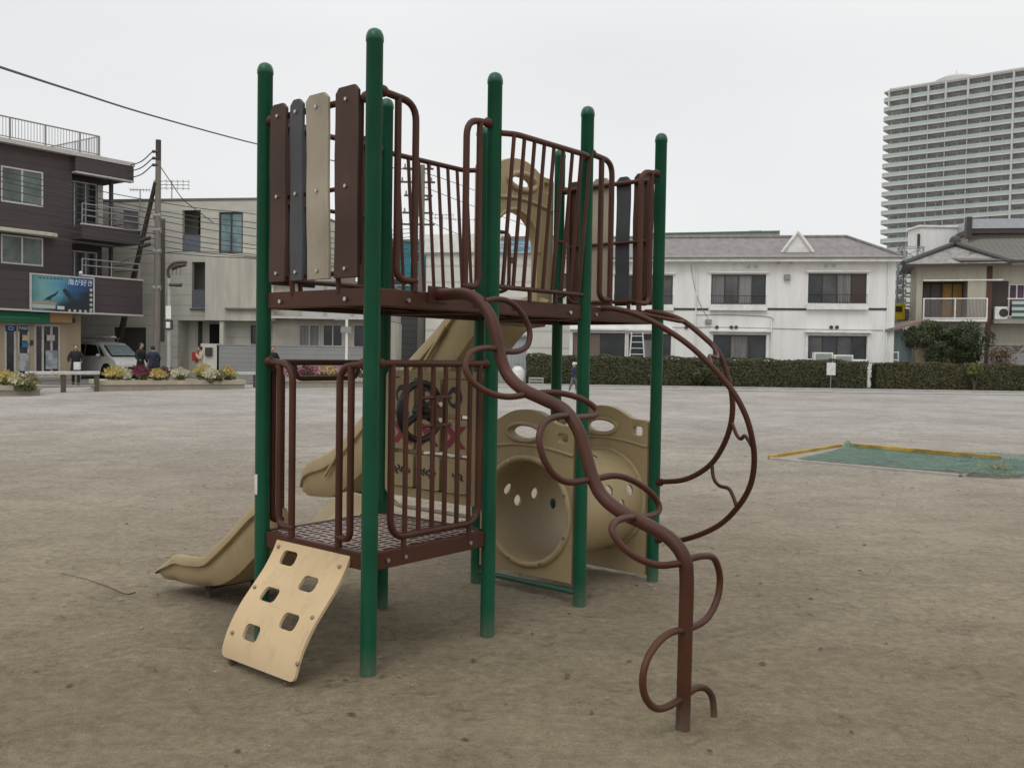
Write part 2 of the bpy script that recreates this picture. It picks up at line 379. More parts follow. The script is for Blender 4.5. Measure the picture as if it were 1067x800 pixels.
def loop_pair(frm, along, z0, zt, name, inner=.125, outer=.265):
    """hand hold loop beside a post: outer pipe down to the deck, inner pipe curling into it"""
    f = Vector(frm); a = Vector(along)
    P = lambda d, z: f+a*d+Vector((0, 0, z))
    m = MB()
    m.tube(bent([P(.04, zt), P(outer, zt-.015), P(outer, z0-.004)], .10), .020, 10)
    m.tube(bent([P(inner, zt-.008), P(inner, z0+.055), P(outer, z0+.055)], .09), .020, 10)
    m.ball(P(.06, zt), .032, u=10, v=8); m.ball(P(.048, zt-.0), .028, u=10, v=8)
    m.ball(P(outer, z0+.055), .024, u=8, v=6)
    return m.build(name, brown, play, angle=60)
# lower level, climbing panel side (x=0)
loop_pair((0, 0, 0), (0, 1, 0), .64, 1.65, 'hand_rail', .16, .255)
loop_pair((0, S, 0), (0, -1, 0), .64, 1.65, 'hand_rail', .165, .285)
# bar over the lower slide (back side)
m = MB()
m.tube([(.045, S, 1.645), (S-.045, S, 1.645)], .019)
m.tube(bent([(.22, S, 1.645), (.24, S, 1.545), (.72, S, 1.545), (.74, S, 1.645)], .07), .017)
for x in (.045, S-.045): m.ball((x, S, 1.645), .03, u=10, v=8)
m.build('slide_entry_bar', brown, play, angle=60)
loop_pair((0, S, 0), (1, 0, 0), .64, 1.60, 'hand_rail', .07, .135)
# lower front barrier (y=0)
m = MB(); fy = -.004
m.tube([(.05, fy, 1.655), (.915, fy, 1.655)], .020)
m.tube(bent([(.145, fy, 1.655), (.145, fy, .705), (.853, fy, .705), (.853, fy, 1.655)], .11, 8), .020)
m.tube([(.245, fy, .70), (.245, fy, .60)], .016); m.tube([(.775, fy, .70), (.775, fy, .60)], .016)
for x in (.06, .905): m.ball((x, fy, 1.655), .031, u=10, v=8)
bar_panel = m.build('barrier_frame', brown, play, angle=60)
for x in (.251, .356, .461, .563, .667, .770):
    MB().tube([(x, fy, 1.65), (x, fy, .705)], .0145, 8).build('bar', brown, bar_panel, angle=60)
m = MB()
m.tube([(.356, fy-.004, 1.462), (.605, fy-.004, 1.462)], .011, 8); m.tube([(.356, fy-.004, 1.303), (.605, fy-.004, 1.303)], .011, 8)
m.box((.462, fy-.024, 1.292), (.518, fy-.014, 1.474)); m.tube([(.49, fy, 1.38), (.49, .10, 1.38)], .022, 12)
wh = m.build('steering_wheel', brown, play, bevel=.002)
m = MB()
ring = [(.49+.165*math.cos(2*math.pi*k/32), .125, 1.375+.165*math.sin(2*math.pi*k/32)) for k in range(33)]
m.tube(ring, .021, 10)
for a in (90, 210, 330): m.tube([(.49, .115, 1.375), (.49+.16*math.cos(R_(a)), .125, 1.375+.16*math.sin(R_(a)))], [.026, .018], 8)
m.tube([(.49, .09, 1.375), (.49, .15, 1.375)], .045, 16)
m.build('wheel_rim', black, wh, angle=50)
bolts([(.49, fy-.024, 1.425), (.49, fy-.024, 1.335)], (0, -1, 0), wh, .013)

# noughts and crosses panel between the inner posts (x=S)
def rotor_panel():
    x = S
    m = MB()
    m.plate(rrect(.06, .775, .90, 1.60, .05, 5), [rrect(.12, .835, .84, 1.555, .02, 2)], x-.035, x+.035, 'yz')
    fr = m.build('game_panel', tan, play, bevel=.01)
    redm = mat('magenta_paint', (.22, .012, .038), .5); blk = mat('animal_print_black', (.02, .02, .02), .6)
    yc = (.245, .48, .715); zc = (1.44, 1.195, .95)
    for c, z in enumerate(zc):
        for a, y in enumerate(yc):
            b = MB(); b.plate(rrect(y-.104, z-.108, y+.104, z+.108, .018, 3), [], x-.055, x+.055, 'yz')
            blk_o = b.build('turning_block', tan, fr, bevel=.012)
            xx = x-.0565
            d = MB()
            if c == 1:
                for s_ in (-1, 1):
                    w = .028
                    d.plate([(y-.07*s_-w, z-.07), (y-.07*s_+w, z-.07), (y+.07*s_+w, z+.07), (y+.07*s_-w, z+.07)], [], xx-.0012*(1+(s_ > 0)), xx-.0006, 'yz')
                d.build('printed_mark', redm, fr, smooth=False)
            elif c == 2:
                for q in range(6 if a else 3):
                    yy = y-.075+q*.028; pts = []
                    for k in range(8): pts.append((xx-.001, yy+.010*math.sin(k*1.1+q+a)+.004*k, z-.02+k*.006+.008*math.sin(q*2+a)))
                    d.tube(pts, .0055, 6)
                d.build('printed_mark', blk, fr, smooth=False)
            else:
                d.plate(ell(y, z, .062, .068), [ell(y+.012, z-.004, .034, .034)], xx-.001, xx-.0004, 'yz')
                d.build('printed_mark', blk, fr, smooth=False)
    for y in yc: MB().tube([(x, y, .82), (x, y, 1.57)], .010, 8).build('spindle', steel, fr)
    m = MB()
    m.tube(bent([(x, .05, .80), (x, .12, .70), (x, .84, .70), (x, .91, .80)], .06), .014, 8)
    m.build('lower_rail', worn('tan_rail', (.36, .30, .22)), play, angle=60)
rotor_panel()

# upper level hand holds beside the two openings in the front (y=0)
loop_pair((0, 0, 0), (1, 0, 0), 2.055, 3.095, 'hand_rail', .172, .305)
loop_pair((S, 0, 0), (-1, 0, 0), 2.055, 3.095, 'hand_rail', .13, .245)
loop_pair((2*S, 0, 0), (1, 0, 0), 2.055, 3.095, 'hand_rail', .175, .305)
loop_pair((3*S, 0, 0), (-1, 0, 0), 2.055, 3.095, 'hand_rail', .13, .27)
def lean_barrier(y0, yt, ztop):
    m = MB()
    m.tube(bent([(S+.03, y0, ztop+.005), (S+.10, yt, ztop), (2*S-.10, yt, ztop), (2*S-.03, y0, ztop+.005)], .06), .018)
    m.tube([(S+.03, y0, 2.125), (2*S-.03, y0, 2.125)], .016)
    for x in (S+.085, 2*S-.083):
        m.tube([(x, yt, ztop), (x, (y0*.75+yt*.25), 2.36), (x, y0, 2.125)], .0125, 8)
    for x in (S+.35, S+.62): m.tube([(x, y0, 2.12), (x, y0, 2.05)], .014, 8)
    fr = m.build('leaning_barrier', brown, play, angle=60)
    for k in range(1, 8):
        x = S+.085+k*.099
        MB().tube([(x, yt, ztop), (x, (y0*.75+yt*.25), 2.36), (x, y0, 2.125)], .0125, 8).build('bar', brown, fr, angle=60)
lean_barrier(-.010, -.085, 3.045)
lean_barrier(S+.010, S+.085, 3.075)

PK0, PK1 = .020, .040
def plank_panel(origin, ax, out, planks, zt=3.13, zb=2.11):
    """planks: list of (centre along side, width, material, top offset, tilt)"""
    o = Vector(origin); a = Vector(ax); n = Vector(out)
    P = lambda d, z, e=0: o+a*d+n*e+Vector((0, 0, z))
    m = MB()
    m.tube(bent([P(.05, 3.06), P(.20, 3.065, .0), P(S-.20, 3.065, .0), P(S-.05, 3.06)], .1), .018)
    m.tube(bent([P(.10, 3.06), P(.10, 2.14, 0), P(S-.10, 2.14, 0), P(S-.10, 3.06)], .10), .015)
    m.tube([P(.09, 2.60, 0), P(S-.09, 2.60, 0)], .013, 8)
    for d in (.27, .68): m.tube([P(d, 2.14, .01), P(d, 2.03, 0)], .015, 8)
    for d in (.06, S-.06): m.ball(P(d, 3.06), .032, u=10, v=8)
    fr = m.build('plank_panel', brown, play, angle=60)
    for c, w, mt, dz, tilt in planks:
        m = MB(); pts = []
        h = w/2; z0, z1 = zb, zt+dz
        random.seed(int(c*1000))
        for k in range(7):
            z = z0+(z1-.03-z0)*k/6; j = .004*math.sin(k*1.7+c*9); pts.append((c+h+j+tilt*(z-z0), z))
        top = [(c+h-.03+tilt*(z1-z0), z1), (c-h+.03+tilt*(z1-z0), z1)]
        left = []
        for k in range(7):
            z = z0+(z1-.03-z0)*(6-k)/6; j = .004*math.sin(k*1.3+c*5+2); left.append((c-h+j+tilt*(z-z0), z))
        loop = pts+top+left
        # own frame: x along the side, y thickness, outwards
        M = Matrix(((a.x, n.x, 0, o.x), (a.y, n.y, 0, o.y), (0, 0, 1, 0), (0, 0, 0, 1)))
        m.plate(loop, [], PK0, PK1, 'xz', M)
        pk = m.build('plank', mt, fr, bevel=.004, angle=30)
        bolts([P(c+tilt*(z-z0), z, PK1) for z in (zb+.05, 2.60, z1-.07)], n, fr, .009)
B_, G_, T_ = plank_br, plank_gr, plank_tn
plank_panel((0, 0, 0), (0, 1, 0), (-1, 0, 0), [(.780, .150, B_, .0, .0), (.600, .112, G_, .0, .012), (.408, .188, T_, .0, .022), (.172, .190, B_, 0, .005)])
plank_panel((0, S, 0), (1, 0, 0), (0, 1, 0), [(.15, .15, B_, 0, 0), (.335, .12, G_, -.02, 0), (.655, .14, T_, 0, 0), (.825, .15, B_, 0, 0)])
plank_panel((3*S, 0, 0), (0, 1, 0), (1, 0, 0), [(.81, .15, B_, 0, 0), (.565, .16, T_, 0, 0), (.350, .125, G_, -.01, 0), (.165, .175, B_, 0, 0)])

# face-shaped moulded panels: slide hood and tunnel ends
def face_outline(w, zb, zs):
    """outline of width w (0..w), bottom zb, shoulder zs"""
    k = w/.84
    top = [(.84*k, zs-.02), (.82*k, zs+.005), (.70*k, zs+.015), (.61*k, zs+.06), (.52*k, zs+.095), (.42*k, zs+.105), (.32*k, zs+.095), (.23*k, zs+.06), (.14*k, zs+.015), (.02*k, zs+.005), (0, zs-.02)]
    c = [(p.x, p.y) for p in catmull([(x, z, 0) for x, z in top], 3)]
    return [(0, zb), (.84*k, zb)]+c
def tunnel_end(x, zb):
    M = Matrix.Translation((0, .05, 0))
    out = [(p[0]+.05, p[1]) for p in face_outline(.855, zb, 1.215)]
    m = MB(); cy, cz = .455, .592
    m.plate(out, [ell(cy, cz, .365, .365, 40), ell(.49, 1.157, .135, .045, 24), rrect(.098, 1.10, .188, 1.172, .018, 3), rrect(.79, 1.10, .87, 1.172, .018, 3)], x-.03, x+.03, 'yz')
    e = m.build('end_panel', tan, tun, bevel=.012, segs=3)
    r = MB()
    r.tube([(x-.035, cy+.383*math.cos(2*math.pi*k/48), cz+.383*math.sin(2*math.pi*k/48)) for k in range(49)], .024, 10)
    r.build('moulded_ring', tan, e, angle=60); r = MB()
    r.tube([(x-.032, .49+.155*math.cos(2*math.pi*k/32), 1.157+.062*math.sin(2*math.pi*k/32)) for k in range(33)], .018, 8)
    r.build('moulded_ring', tan, e, angle=60); r = MB()
    r.tube([(x-.030, .05+.83*k/12, 1.02+.05*math.sin(math.pi*k/12)) for k in range(13)], .012, 8)
    r.build('moulded_ring', tan, e, angle=60)
    bolts([(x-.056, cy+.383*math.cos(R_(22+45*k)), cz+.383*math.sin(R_(22+45*k))) for k in range(8)], (-1, 0, 0), e, .009)
    return e
tun = bpy.data.objects.new('crawl_tunnel', None)
# the tube itself is the part; its end panels hang on it as sub-parts
def tunnel_tube():
    cy, cz, n, L0, L1 = .455, .592, 48, 2*S-.02, 3*S+.02
    m = MB(); nx = 14
    def ring(x, r): return [m.bm.verts.new((x, cy+r*math.cos(2*math.pi*k/n), cz+r*math.sin(2*math.pi*k/n))) for k in range(n)]
    xs = [L0+(L1-L0)*i/nx for i in range(nx+1)]
    rad = lambda x: .372+.010*math.sin((x-L0)/(L1-L0)*math.pi)
    O_ = [ring(x, rad(x)+.008) for x in xs]; I_ = [ring(x, rad(x)-.008) for x in xs]
    for A, f in ((O_, 1), (I_, -1)):
        for i in range(nx):
            for k in range(n):
                q = (A[i][k], A[i+1][k], A[i+1][(k+1) % n], A[i][(k+1) % n]); m.bm.faces.new(q if f > 0 else q[::-1])
    for e, fl in ((0, 1), (nx, -1)):
        for k in range(n):
            q = (O_[e][k], O_[e][(k+1) % n], I_[e][(k+1) % n], I_[e][k]); m.bm.faces.new(q if fl > 0 else q[::-1])
    o = m.build('crawl_tunnel', tan, None, angle=50)
    c = MB()
    for x, a in [(2.10, 16), (2.24, 0), (2.45, 5), (2.68, -12), (2.25, 164), (2.40, 160), (2.53, 178), (2.675, 163), (2.35, 75), (2.5, 110)]:
        d = Vector((0, math.cos(R_(a)), math.sin(R_(a)))); p = Vector((x, cy, cz))
        c.tube([p+d*.30, p+d*.45], .044, 16)
    cut = c.build('cutter', tan, None)
    bo = o.modifiers.new('holes', 'BOOLEAN'); bo.operation = 'DIFFERENCE'; bo.object = cut; bo.solver = 'EXACT'
    bpy.context.view_layer.update()
    dg = bpy.context.evaluated_depsgraph_get(); me = bpy.data.meshes.new_from_object(o.evaluated_get(dg))
    o.modifiers.clear(); o.data = me; me.shade_smooth(); me.set_sharp_from_angle(angle=R_(50))
    bpy.data.objects.remove(cut)
    o.parent = play
    return o
tun = tunnel_tube()
tunnel_end(2*S, .135); tunnel_end(3*S, .03)
m = MB(); m.tube([(2*S, .04, .075), (2*S, S-.04, .075)], .022, 10); m.build('ground_bar', green, play, angle=60)

def slide(name, stations, xc, foot_y, hw=.365):
    """stations: (y, seat z, wall top z, belly z)"""
    m = MB(); rings = []
    ST = catmull([(a, b, c) for a, b, c, d in stations], 4); BL = catmull([(a, d, 0) for a, b, c, d in stations], 4)
    n = len(ST)
    for i, (p, q) in enumerate(zip(ST, BL)):
        y, zs, zt = p; zb = q[1]
        e = max(0, 1-(n-1-i)/6)**2                  # rounding of the chute's mouth
        w = hw*(1-.12*e); wi = .275*(1-.05*e); h = zt-zs
        ring = [(-w, zt-.018), (-w, zt-h*.38), (-w+.030, zt-h*.46), (-w+.03, zs+h*.05), (-w+.075, zb+.012), (-wi*.6, zb), (wi*.6, zb), (w-.075, zb+.012), (w-.03, zs+h*.05), (w-.030, zt-h*.46), (w, zt-h*.38), (w, zt-.018),
                (w-.012, zt), (w-.040, zt), (w-.052, zt-.018), (wi+.01, zs+h*.30), (wi-.03, zs+.015), (wi-.10, zs), (0, zs-.004), (-wi+.10, zs), (-wi+.03, zs+.015), (-wi-.01, zs+h*.30), (-w+.052, zt-.018), (-w+.040, zt), (-w+.012, zt)]
        rings.append([m.bm.verts.new((xc+a, y, b)) for a, b in ring])
    k_ = len(rings[0])
    for i in range(n-1):
        for k in range(k_):
            m.bm.faces.new((rings[i][k], rings[i][(k+1) % k_], rings[i+1][(k+1) % k_], rings[i+1][k]))
    for r, fl in ((rings[0], 1), (rings[-1], -1)):
        # close the shell along the thickness
        half = [(r[k], r[k_-1-k]) for k in range(0)]
        m.bm.faces.new(r if fl > 0 else r[::-1])
    o = m.build(name, tan, play, angle=45)
    return o
s1 = slide('low_slide', [(S-.02, .615, .76, .55), (1.12, .61, .765, .53), (1.24, .565, .735, .44), (1.48, .375, .555, .25), (1.66, .245, .425, .155), (1.80, .175, .335, .115), (2.0, .145, .305, .085), (2.15, .14, .295, .078), (2.25, .135, .235, .078), (2.39, .130, .155, .062), (2.46, .112, .125, .060)], .48, 2.0)
m = MB(); m.tube([(.30, 2.0, .09), (.30, 2.0, -.1)], .02, 8); m.tube([(.66, 2.0, .09), (.66, 2.0, -.1)], .02, 8); m.tube([(.27, 2.0, .06), (.69, 2.0, .06)], .015, 8); m.build('slide_foot', brown, s1)
# raised wings of the low slide's entrance
s2 = slide('high_slide', [(S-.02, 2.045, 2.16, 1.93), (1.12, 2.03, 2.20, 1.90), (1.28, 1.92, 2.14, 1.76), (1.6, 1.60, 1.86, 1.42), (2.2, 1.05, 1.38, .90), (2.5, .78, 1.09, .65), (2.75, .585, .885, .47), (2.95, .475, .775, .385), (3.12, .44, .715, .37), (3.24, .43, .63, .365), (3.33, .41, .47, .375)], 2*S+.48, 3.0)
m = MB(); m.tube([(2*S+.48, 2.85, .42), (2*S+.48, 2.85, -.1)], .03, 10); m.tube([(2*S+.2, 2.85, .42), (2*S+.76, 2.85, .42)], .02, 8); m.build('slide_foot', brown, s2)
m = MB(); xw = 2*S+.48-.37
m.tube([(xw, 1.42, 1.93), (xw, 1.75, 1.52), (xw, 2.02, 1.30)], .016, 8); m.build('moulded_rib', tan, s2, angle=60); m = MB(); m.tube([(xw, 2.70, .85), (xw, 2.90, .60)], .014, 8)
m.build('moulded_rib', tan, s2, angle=60)
# hood over the high slide (y=S)
def hood():
    x0 = 2*S+.06; w = .90; cx = 2*S+.475; BK = .105
    outl = [(p[0]+x0, p[1]) for p in face_outline(w, 2.07, 3.155)]
    arch = [(cx-.28, 2.15), (cx+.28, 2.15)]+[(cx+.28*math.cos(R_(a)), 2.545+.295*math.sin(R_(a))) for a in range(0, 181, 12)]
    m = MB()
    m.plate(outl, [arch, ell(x0+.49, 3.085, .145, .046, 24), rrect(x0+.765, 3.04, x0+.845, 3.125, .02, 3), rrect(x0+.05, 3.04, x0+.13, 3.12, .02, 3)], S-.045+BK, S+.02+BK, 'xz')
    h = m.build('slide_hood', tan, play, bevel=.014, segs=3)
    MB().tube([(x0+.49+.170*math.cos(2*math.pi*k/32), S-.048+BK, 3.085+.064*math.sin(2*math.pi*k/32)) for k in range(33)], .026, 8).build('moulded_ring', tan, h, angle=60)
    MB().tube([(x0+.02+.86*k/12, S-.047+BK, 2.90+.05*math.sin(math.pi*k/12)) for k in range(13)], .016, 8).build('moulded_rib', tan, h, angle=60)
    MB().tube([(cx+.30*math.cos(R_(a)), S-.045+BK, 2.545+.315*math.sin(R_(a))) for a in range(0, 181, 10)], .016, 8).build('moulded_ring', tan, h, angle=60)
    MB().box((cx-.42, S+.014, 2.02), (cx+.38, S+.058, 2.135)).build('slide_lip', tan, h, bevel=.01)
    for xx in (x0+w-.08, x0+.08):
        MB().tube(bent([(xx, S-.05, 2.18), (xx, S-.16, 2.20), (xx, S-.16, 2.62), (xx, S-.05, 2.64)], .07), .014, 8).build('grab_handle', brown, h, angle=60)
hood()

# climbing panel (x<0 side): wavy board with five openings
def climb_panel():
    y0, y1 = .150, .805
    L = .735
    prof = [(0, .012, .632), (.08, -.022, .560), (.20, -.092, .462), (.32, -.178, .372), (.44, -.262, .285), (.56, -.335, .185), (.66, -.378, .100), (.735, -.400, .025)]
    def at_(t):
        for i in range(len(prof)-1):
            if t <= prof[i+1][0] or i == len(prof)-2:
                a, b = prof[i], prof[i+1]; u = (t-a[0])/(b[0]-a[0])
                p0 = prof[max(0, i-1)]; p3 = prof[min(len(prof)-1, i+2)]
                def cr(k): return .5*((2*a[k])+(-p0[k]+b[k])*u+(2*p0[k]-5*a[k]+4*b[k]-p3[k])*u*u+(-p0[k]+3*a[k]-3*b[k]+p3[k])*u**3)
                return cr(1), cr(2)
    holes = []
    for yc, tc in ((.640, .122), (.617, .350), (.598, .570), (.374, .235), (.346, .458)):
        holes.append(rrect(yc-.066, tc-.044, yc+.066, tc+.044, .028, 5))
    m = MB()
    m.plate(rrect(y0, 0, y1, L, .045, 6), holes, -.009, .009, 'xy')
    bm = m.bm
    for k in range(1, 30):
        bmesh.ops.bisect_plane(bm, geom=bm.verts[:]+bm.edges[:]+bm.faces[:], dist=1e-5, plane_co=(0, L*k/30, 0), plane_no=(0, 1, 0))
    for v in bm.verts:
        y, t, th = v.co; x, z = at_(t); x2, z2 = at_(min(L, t+.01)); x1, z1 = at_(max(0, t-.01))
        d = Vector((x2-x1, z2-z1)).normalized(); nn = Vector((d.y, -d.x))
        v.co = Vector((x+nn.x*th, y-.05*t/L, z+nn.y*th))
    o = m.build('climbing_panel', tan2, play, bevel=.007, angle=40)
    wb_ = mat('weathered_bolt', (.25, .20, .14), .5)
    for yy, t in ((.765, .07), (.20, .10), (.77, .33), (.19, .40), (.75, .60), (.15, .64)):
        x, z = at_(t); MB().ball((x-.012, yy-.05*t/L, z+.004), (.010, .013, .013), u=8, v=6).build('bolt', wb_, o)
    f = MB()
    for yy in (.70, .20): f.box((-.40, yy-.03, -.08), (-.36, yy, .012)); 
    f.tube([(-.36, .12, .045), (-.36, .74, .045)], .014, 8)
    f.build('panel_foot', brown, o)
climb_panel()

# wavy pipe climber
MAIN = [(.48, .0, 2.045), (.48, -.10, 2.045), (.48, -.22, 2.042), (.48, -.32, 2.005), (.48, -.405, 1.925), (.48, -.452, 1.82), (.48, -.484, 1.709), (.48, -.54, 1.605), (.48, -.645, 1.532), (.48, -.776, 1.488), (.48, -.915, 1.438), (.48, -1.005, 1.346), (.48, -1.054, 1.23), (.48, -1.098, 1.115), (.48, -1.16, 1.026), (.48, -1.27, .962), (.48, -1.423, .916), (.48, -1.545, .868), (.48, -1.618, .795), (.48, -1.636, .70), (.48, -1.636, .45), (.48, -1.632, -.1)]
LOOPS = [[(.48,-.368,2.0),(.58,-.385,2.015),(.675,-.402,1.995),(.753,-.422,1.926),(.783,-.441,1.841),(.745,-.457,1.765),(.64,-.471,1.731),(.48,-.49,1.729)],
[(.48,-.47,1.742),(.354,-.492,1.745),(.224,-.516,1.726),(.151,-.538,1.672),(.142,-.559,1.615),(.179,-.58,1.560),(.266,-.614,1.513),(.366,-.646,1.495),(.48,-.68,1.506)],
[(.48,-.693,1.506),(.565,-.74,1.518),(.663,-.79,1.508),(.752,-.84,1.478),(.806,-.878,1.436),(.800,-.895,1.408),(.73,-.912,1.395),(.48,-.968,1.400)],
[(.48,-.956,1.41),(.348,-.971,1.411),(.245,-.984,1.393),(.180,-.999,1.342),(.165,-1.016,1.275),(.188,-1.036,1.197),(.245,-1.056,1.13),(.335,-1.073,1.098),(.48,-1.098,1.103)],
[(.48,-1.11,1.105),(.621,-1.146,1.112),(.749,-1.179,1.072),(.850,-1.214,1.005),(.890,-1.236,.942),(.848,-1.248,.908),(.705,-1.267,.910),(.48,-1.299,.951)],
[(.48,-1.353,.945),(.315,-1.385,.962),(.21,-1.408,.954),(.177,-1.43,.918),(.202,-1.472,.855),(.27,-1.521,.80),(.358,-1.568,.768),(.48,-1.627,.769)],
[(.48,-1.64,.787),(.591,-1.65,.786),(.695,-1.654,.764),(.753,-1.653,.705),(.778,-1.651,.637),(.760,-1.65,.559),(.693,-1.648,.492),(.604,-1.646,.466),(.48,-1.64,.461)],
[(.48,-1.635,.46),(.359,-1.634,.475),(.248,-1.634,.457),(.160,-1.634,.406),(.123,-1.633,.331),(.143,-1.633,.242),(.225,-1.633,.168),(.333,-1.633,.142),(.48,-1.632,.145)],
[(.48,-1.645,.162),(.57,-1.65,.168),(.645,-1.655,.149),(.700,-1.66,.101),(.722,-1.662,.034),(.728,-1.662,-.08)]]
cm = MB().tube(catmull(MAIN, 8), .0335, 16).build('pipe_climber', brown, play, angle=60)
m = MB(); m.box((.40, -.02, 2.0), (.56, -.012, 2.09)); m.build('mounting_plate', brown, cm)
for l in LOOPS:
    MB().tube(catmull(l, 6), .0165, 12).build('foot_loop', brown, cm, angle=60)
# arched two-rail climber
AR = [(2.12,.0,2.045),(2.135,-.05,2.047),(2.17,-.133,2.034),(2.204,-.246,2.0),(2.254,-.394,1.928),(2.32,-.574,1.805),(2.389,-.729,1.652),(2.442,-.833,1.518),(2.485,-.899,1.397),(2.533,-.942,1.249),(2.594,-.952,1.045),(2.651,-.902,.845),(2.704,-.78,.665),(2.762,-.59,.498),(2.832,-.288,.355),(2.872,-.048,.318)]
BR = [(2.7,.0,2.045),(2.703,-.05,2.045),(2.714,-.155,2.03),(2.727,-.301,1.98),(2.742,-.444,1.88),(2.759,-.573,1.76),(2.774,-.639,1.61),(2.792,-.679,1.432),(2.809,-.668,1.26),(2.824,-.606,1.09),(2.843,-.486,.927),(2.862,-.285,.805),(2.874,-.048,.757)]
ac = MB().tube(catmull(AR, 6), .020, 12).tube(catmull(BR, 6), .020, 12).tube([(2.872, -.03, .318), (2.874, -.07, .318)], .03, 10).tube([(2.874, -.03, .757), (2.876, -.07, .757)], .03, 10).build('arch_climber', brown, play, angle=60)
def interp(P, t):
    C_ = catmull(P, 8); return C_[int(t*(len(C_)-1))]
for ta, tb in ((.15, .27), (.40, .39), (.655, .67), (.80, .83)):
    a, b = interp(AR, ta), interp(BR, tb)
    tg = (interp(AR, min(1, ta+.03))-interp(AR, ta-.03)).normalized()
    MB().tube(catmull([b, b.lerp(a, .22)+tg*.055, b.lerp(a, .42)+tg*.045, b.lerp(a, .62)-tg*.02, b.lerp(a, .8)-tg*.02, a], 5), .0135, 10).build('rung', brown, ac, angle=60)
# warning sticker round the rear left post
m = MB(); vv = [[m.bm.verts.new((.0462*math.cos(R_(a)), S+.0462*math.sin(R_(a)), z)) for a in range(125, 196, 7)] for z in (.86, .98)]
for k in range(len(vv[0])-1): m.bm.faces.new((vv[0][k], vv[0][k+1], vv[1][k+1], vv[1][k]))
m.build('sticker', dirtwhite, play)

# ================================================================== SURROUNDINGS
def ray(px, py):
    return CF*FPX+CR*(px-533.5)-CU*(py-400)
def at(px, py, Y):
    """world point seen from the photographer's place in direction px,py at distance Y"""
    d = ray(px, py); return Vector((0, 0, EYE))+d*(Y/d.y)
def on_ground(px, Y):
    p = at(px, 370, Y); return Vector((p.x, p.y, gz(p.x, p.y)))
NAC = dict(smooth=False)
class Facade:
    def __init__(s, name, label, cat, x0, Y0, x1, Y1, group=None):
        a, b = at(x0, 370, Y0), at(x1, 370, Y1); s.p = Vector((a.x, a.y, gz(a.x, a.y))); e = Vector((b.x-a.x, b.y-a.y, 0)); s.w = e.length
        s.rz = math.atan2(e.y, e.x); s.e = e.normalized(); s.n = Vector((-s.e.y, s.e.x, 0))
        s.o = thing(name, label, cat, s.p, s.rz, group)
    def hit(s, px, py, off=0):
        d = ray(px, py); o = Vector((0, 0, EYE)); q = s.p+s.n*off; t = (q-o).dot(s.n)/d.dot(s.n); v = o+d*t-s.p
        return v.dot(s.e), v.z
    def r(s, x0, y0, x1, y1, off=0):
        ym, xm = (y0+y1)/2, (x0+x1)/2
        return s.hit(x0, ym, off)[0], s.hit(xm, y1, off)[1], s.hit(x1, ym, off)[0], s.hit(xm, y0, off)[1]
    def loc(s, v):
        v = v-s.p; return v.dot(s.e), v.dot(s.n), v.z
    def box(s, name, m, rect, y0, y1, parent=None, **k):
        a, b, c, d = rect
        return MB().box((a, y0, b), (c, y1, d)).build(name, m, parent or s.o, **{**NAC, **k})
    def wall(s, name, m, rect, holes, y0=0, y1=.2, **k):
        a, b, c, d = rect
        hs = [[(h[0], h[1]), (h[2], h[1]), (h[2], h[3]), (h[0], h[3])] for h in holes]
        return MB().plate([(a, b), (c, b), (c, d), (a, d)], hs, y0, y1, 'xz').build(name, m, s.o, **{**NAC, **k})
    def window(s, rect, cols, fm, pm, y=.06, name='window', fw=.05, cross=None, label=None):
        a, b, c, d = rect; m = MB()
        m.plate([(a, b), (c, b), (c, d), (a, d)], [[(a+fw, b+fw), (c-fw, b+fw), (c-fw, d-fw), (a+fw, d-fw)]], y-.03, y+.05, 'xz')
        xs = [a+(c-a)*k/cols for k in range(1, cols)]
        for x in xs: m.box((x-fw*.55, y-.012, b+fw*.5), (x+fw*.55, y+.04, d-fw*.5))
        if cross: m.box((a+fw*.5, y-.010, b+(d-b)*cross-.02), (c-fw*.5, y+.03, b+(d-b)*cross+.02))
        f = m.build(name, fm, s.o, label=label, **NAC)
        if isinstance(pm, (list, tuple)):
            m = MB()
            for k in range(cols): m.box((a+.01+(c-a-.02)*k/cols, y+.015, b+.01), (a+.01+(c-a-.02)*(k+1)/cols, y+.028+.001*k, d-.01))
            pn = m.build('pane', pm[0], f, **NAC)
            for q in pm[1:]: pn.data.materials.append(q)
            for i, q in enumerate(pn.data.polygons): q.material_index = (i//6) % len(pm)
        else: MB().box((a+.01, y+.015, b+.01), (c-.01, y+.028, d-.01)).build('pane', pm, f, **NAC)
        return f
def text(body, size, m, parent, M, name='lettering', depth=.004):
    cu = bpy.data.curves.new(name, 'FONT'); cu.body = body; cu.size = size; cu.extrude = depth; cu.align_x = 'CENTER'; cu.align_y = 'CENTER'
    t = bpy.data.objects.new(name, cu); COL.objects.link(t); bpy.context.view_layer.update()
    me = bpy.data.meshes.new_from_object(t.evaluated_get(bpy.context.evaluated_depsgraph_get())); bpy.data.objects.remove(t)
    me.transform(M); me.materials.clear(); me.materials.append(m)
    o = bpy.data.objects.new(name, me); COL.objects.link(o); o.parent = parent; return o
UP = Matrix.Rotation(R_(90), 4, 'X')

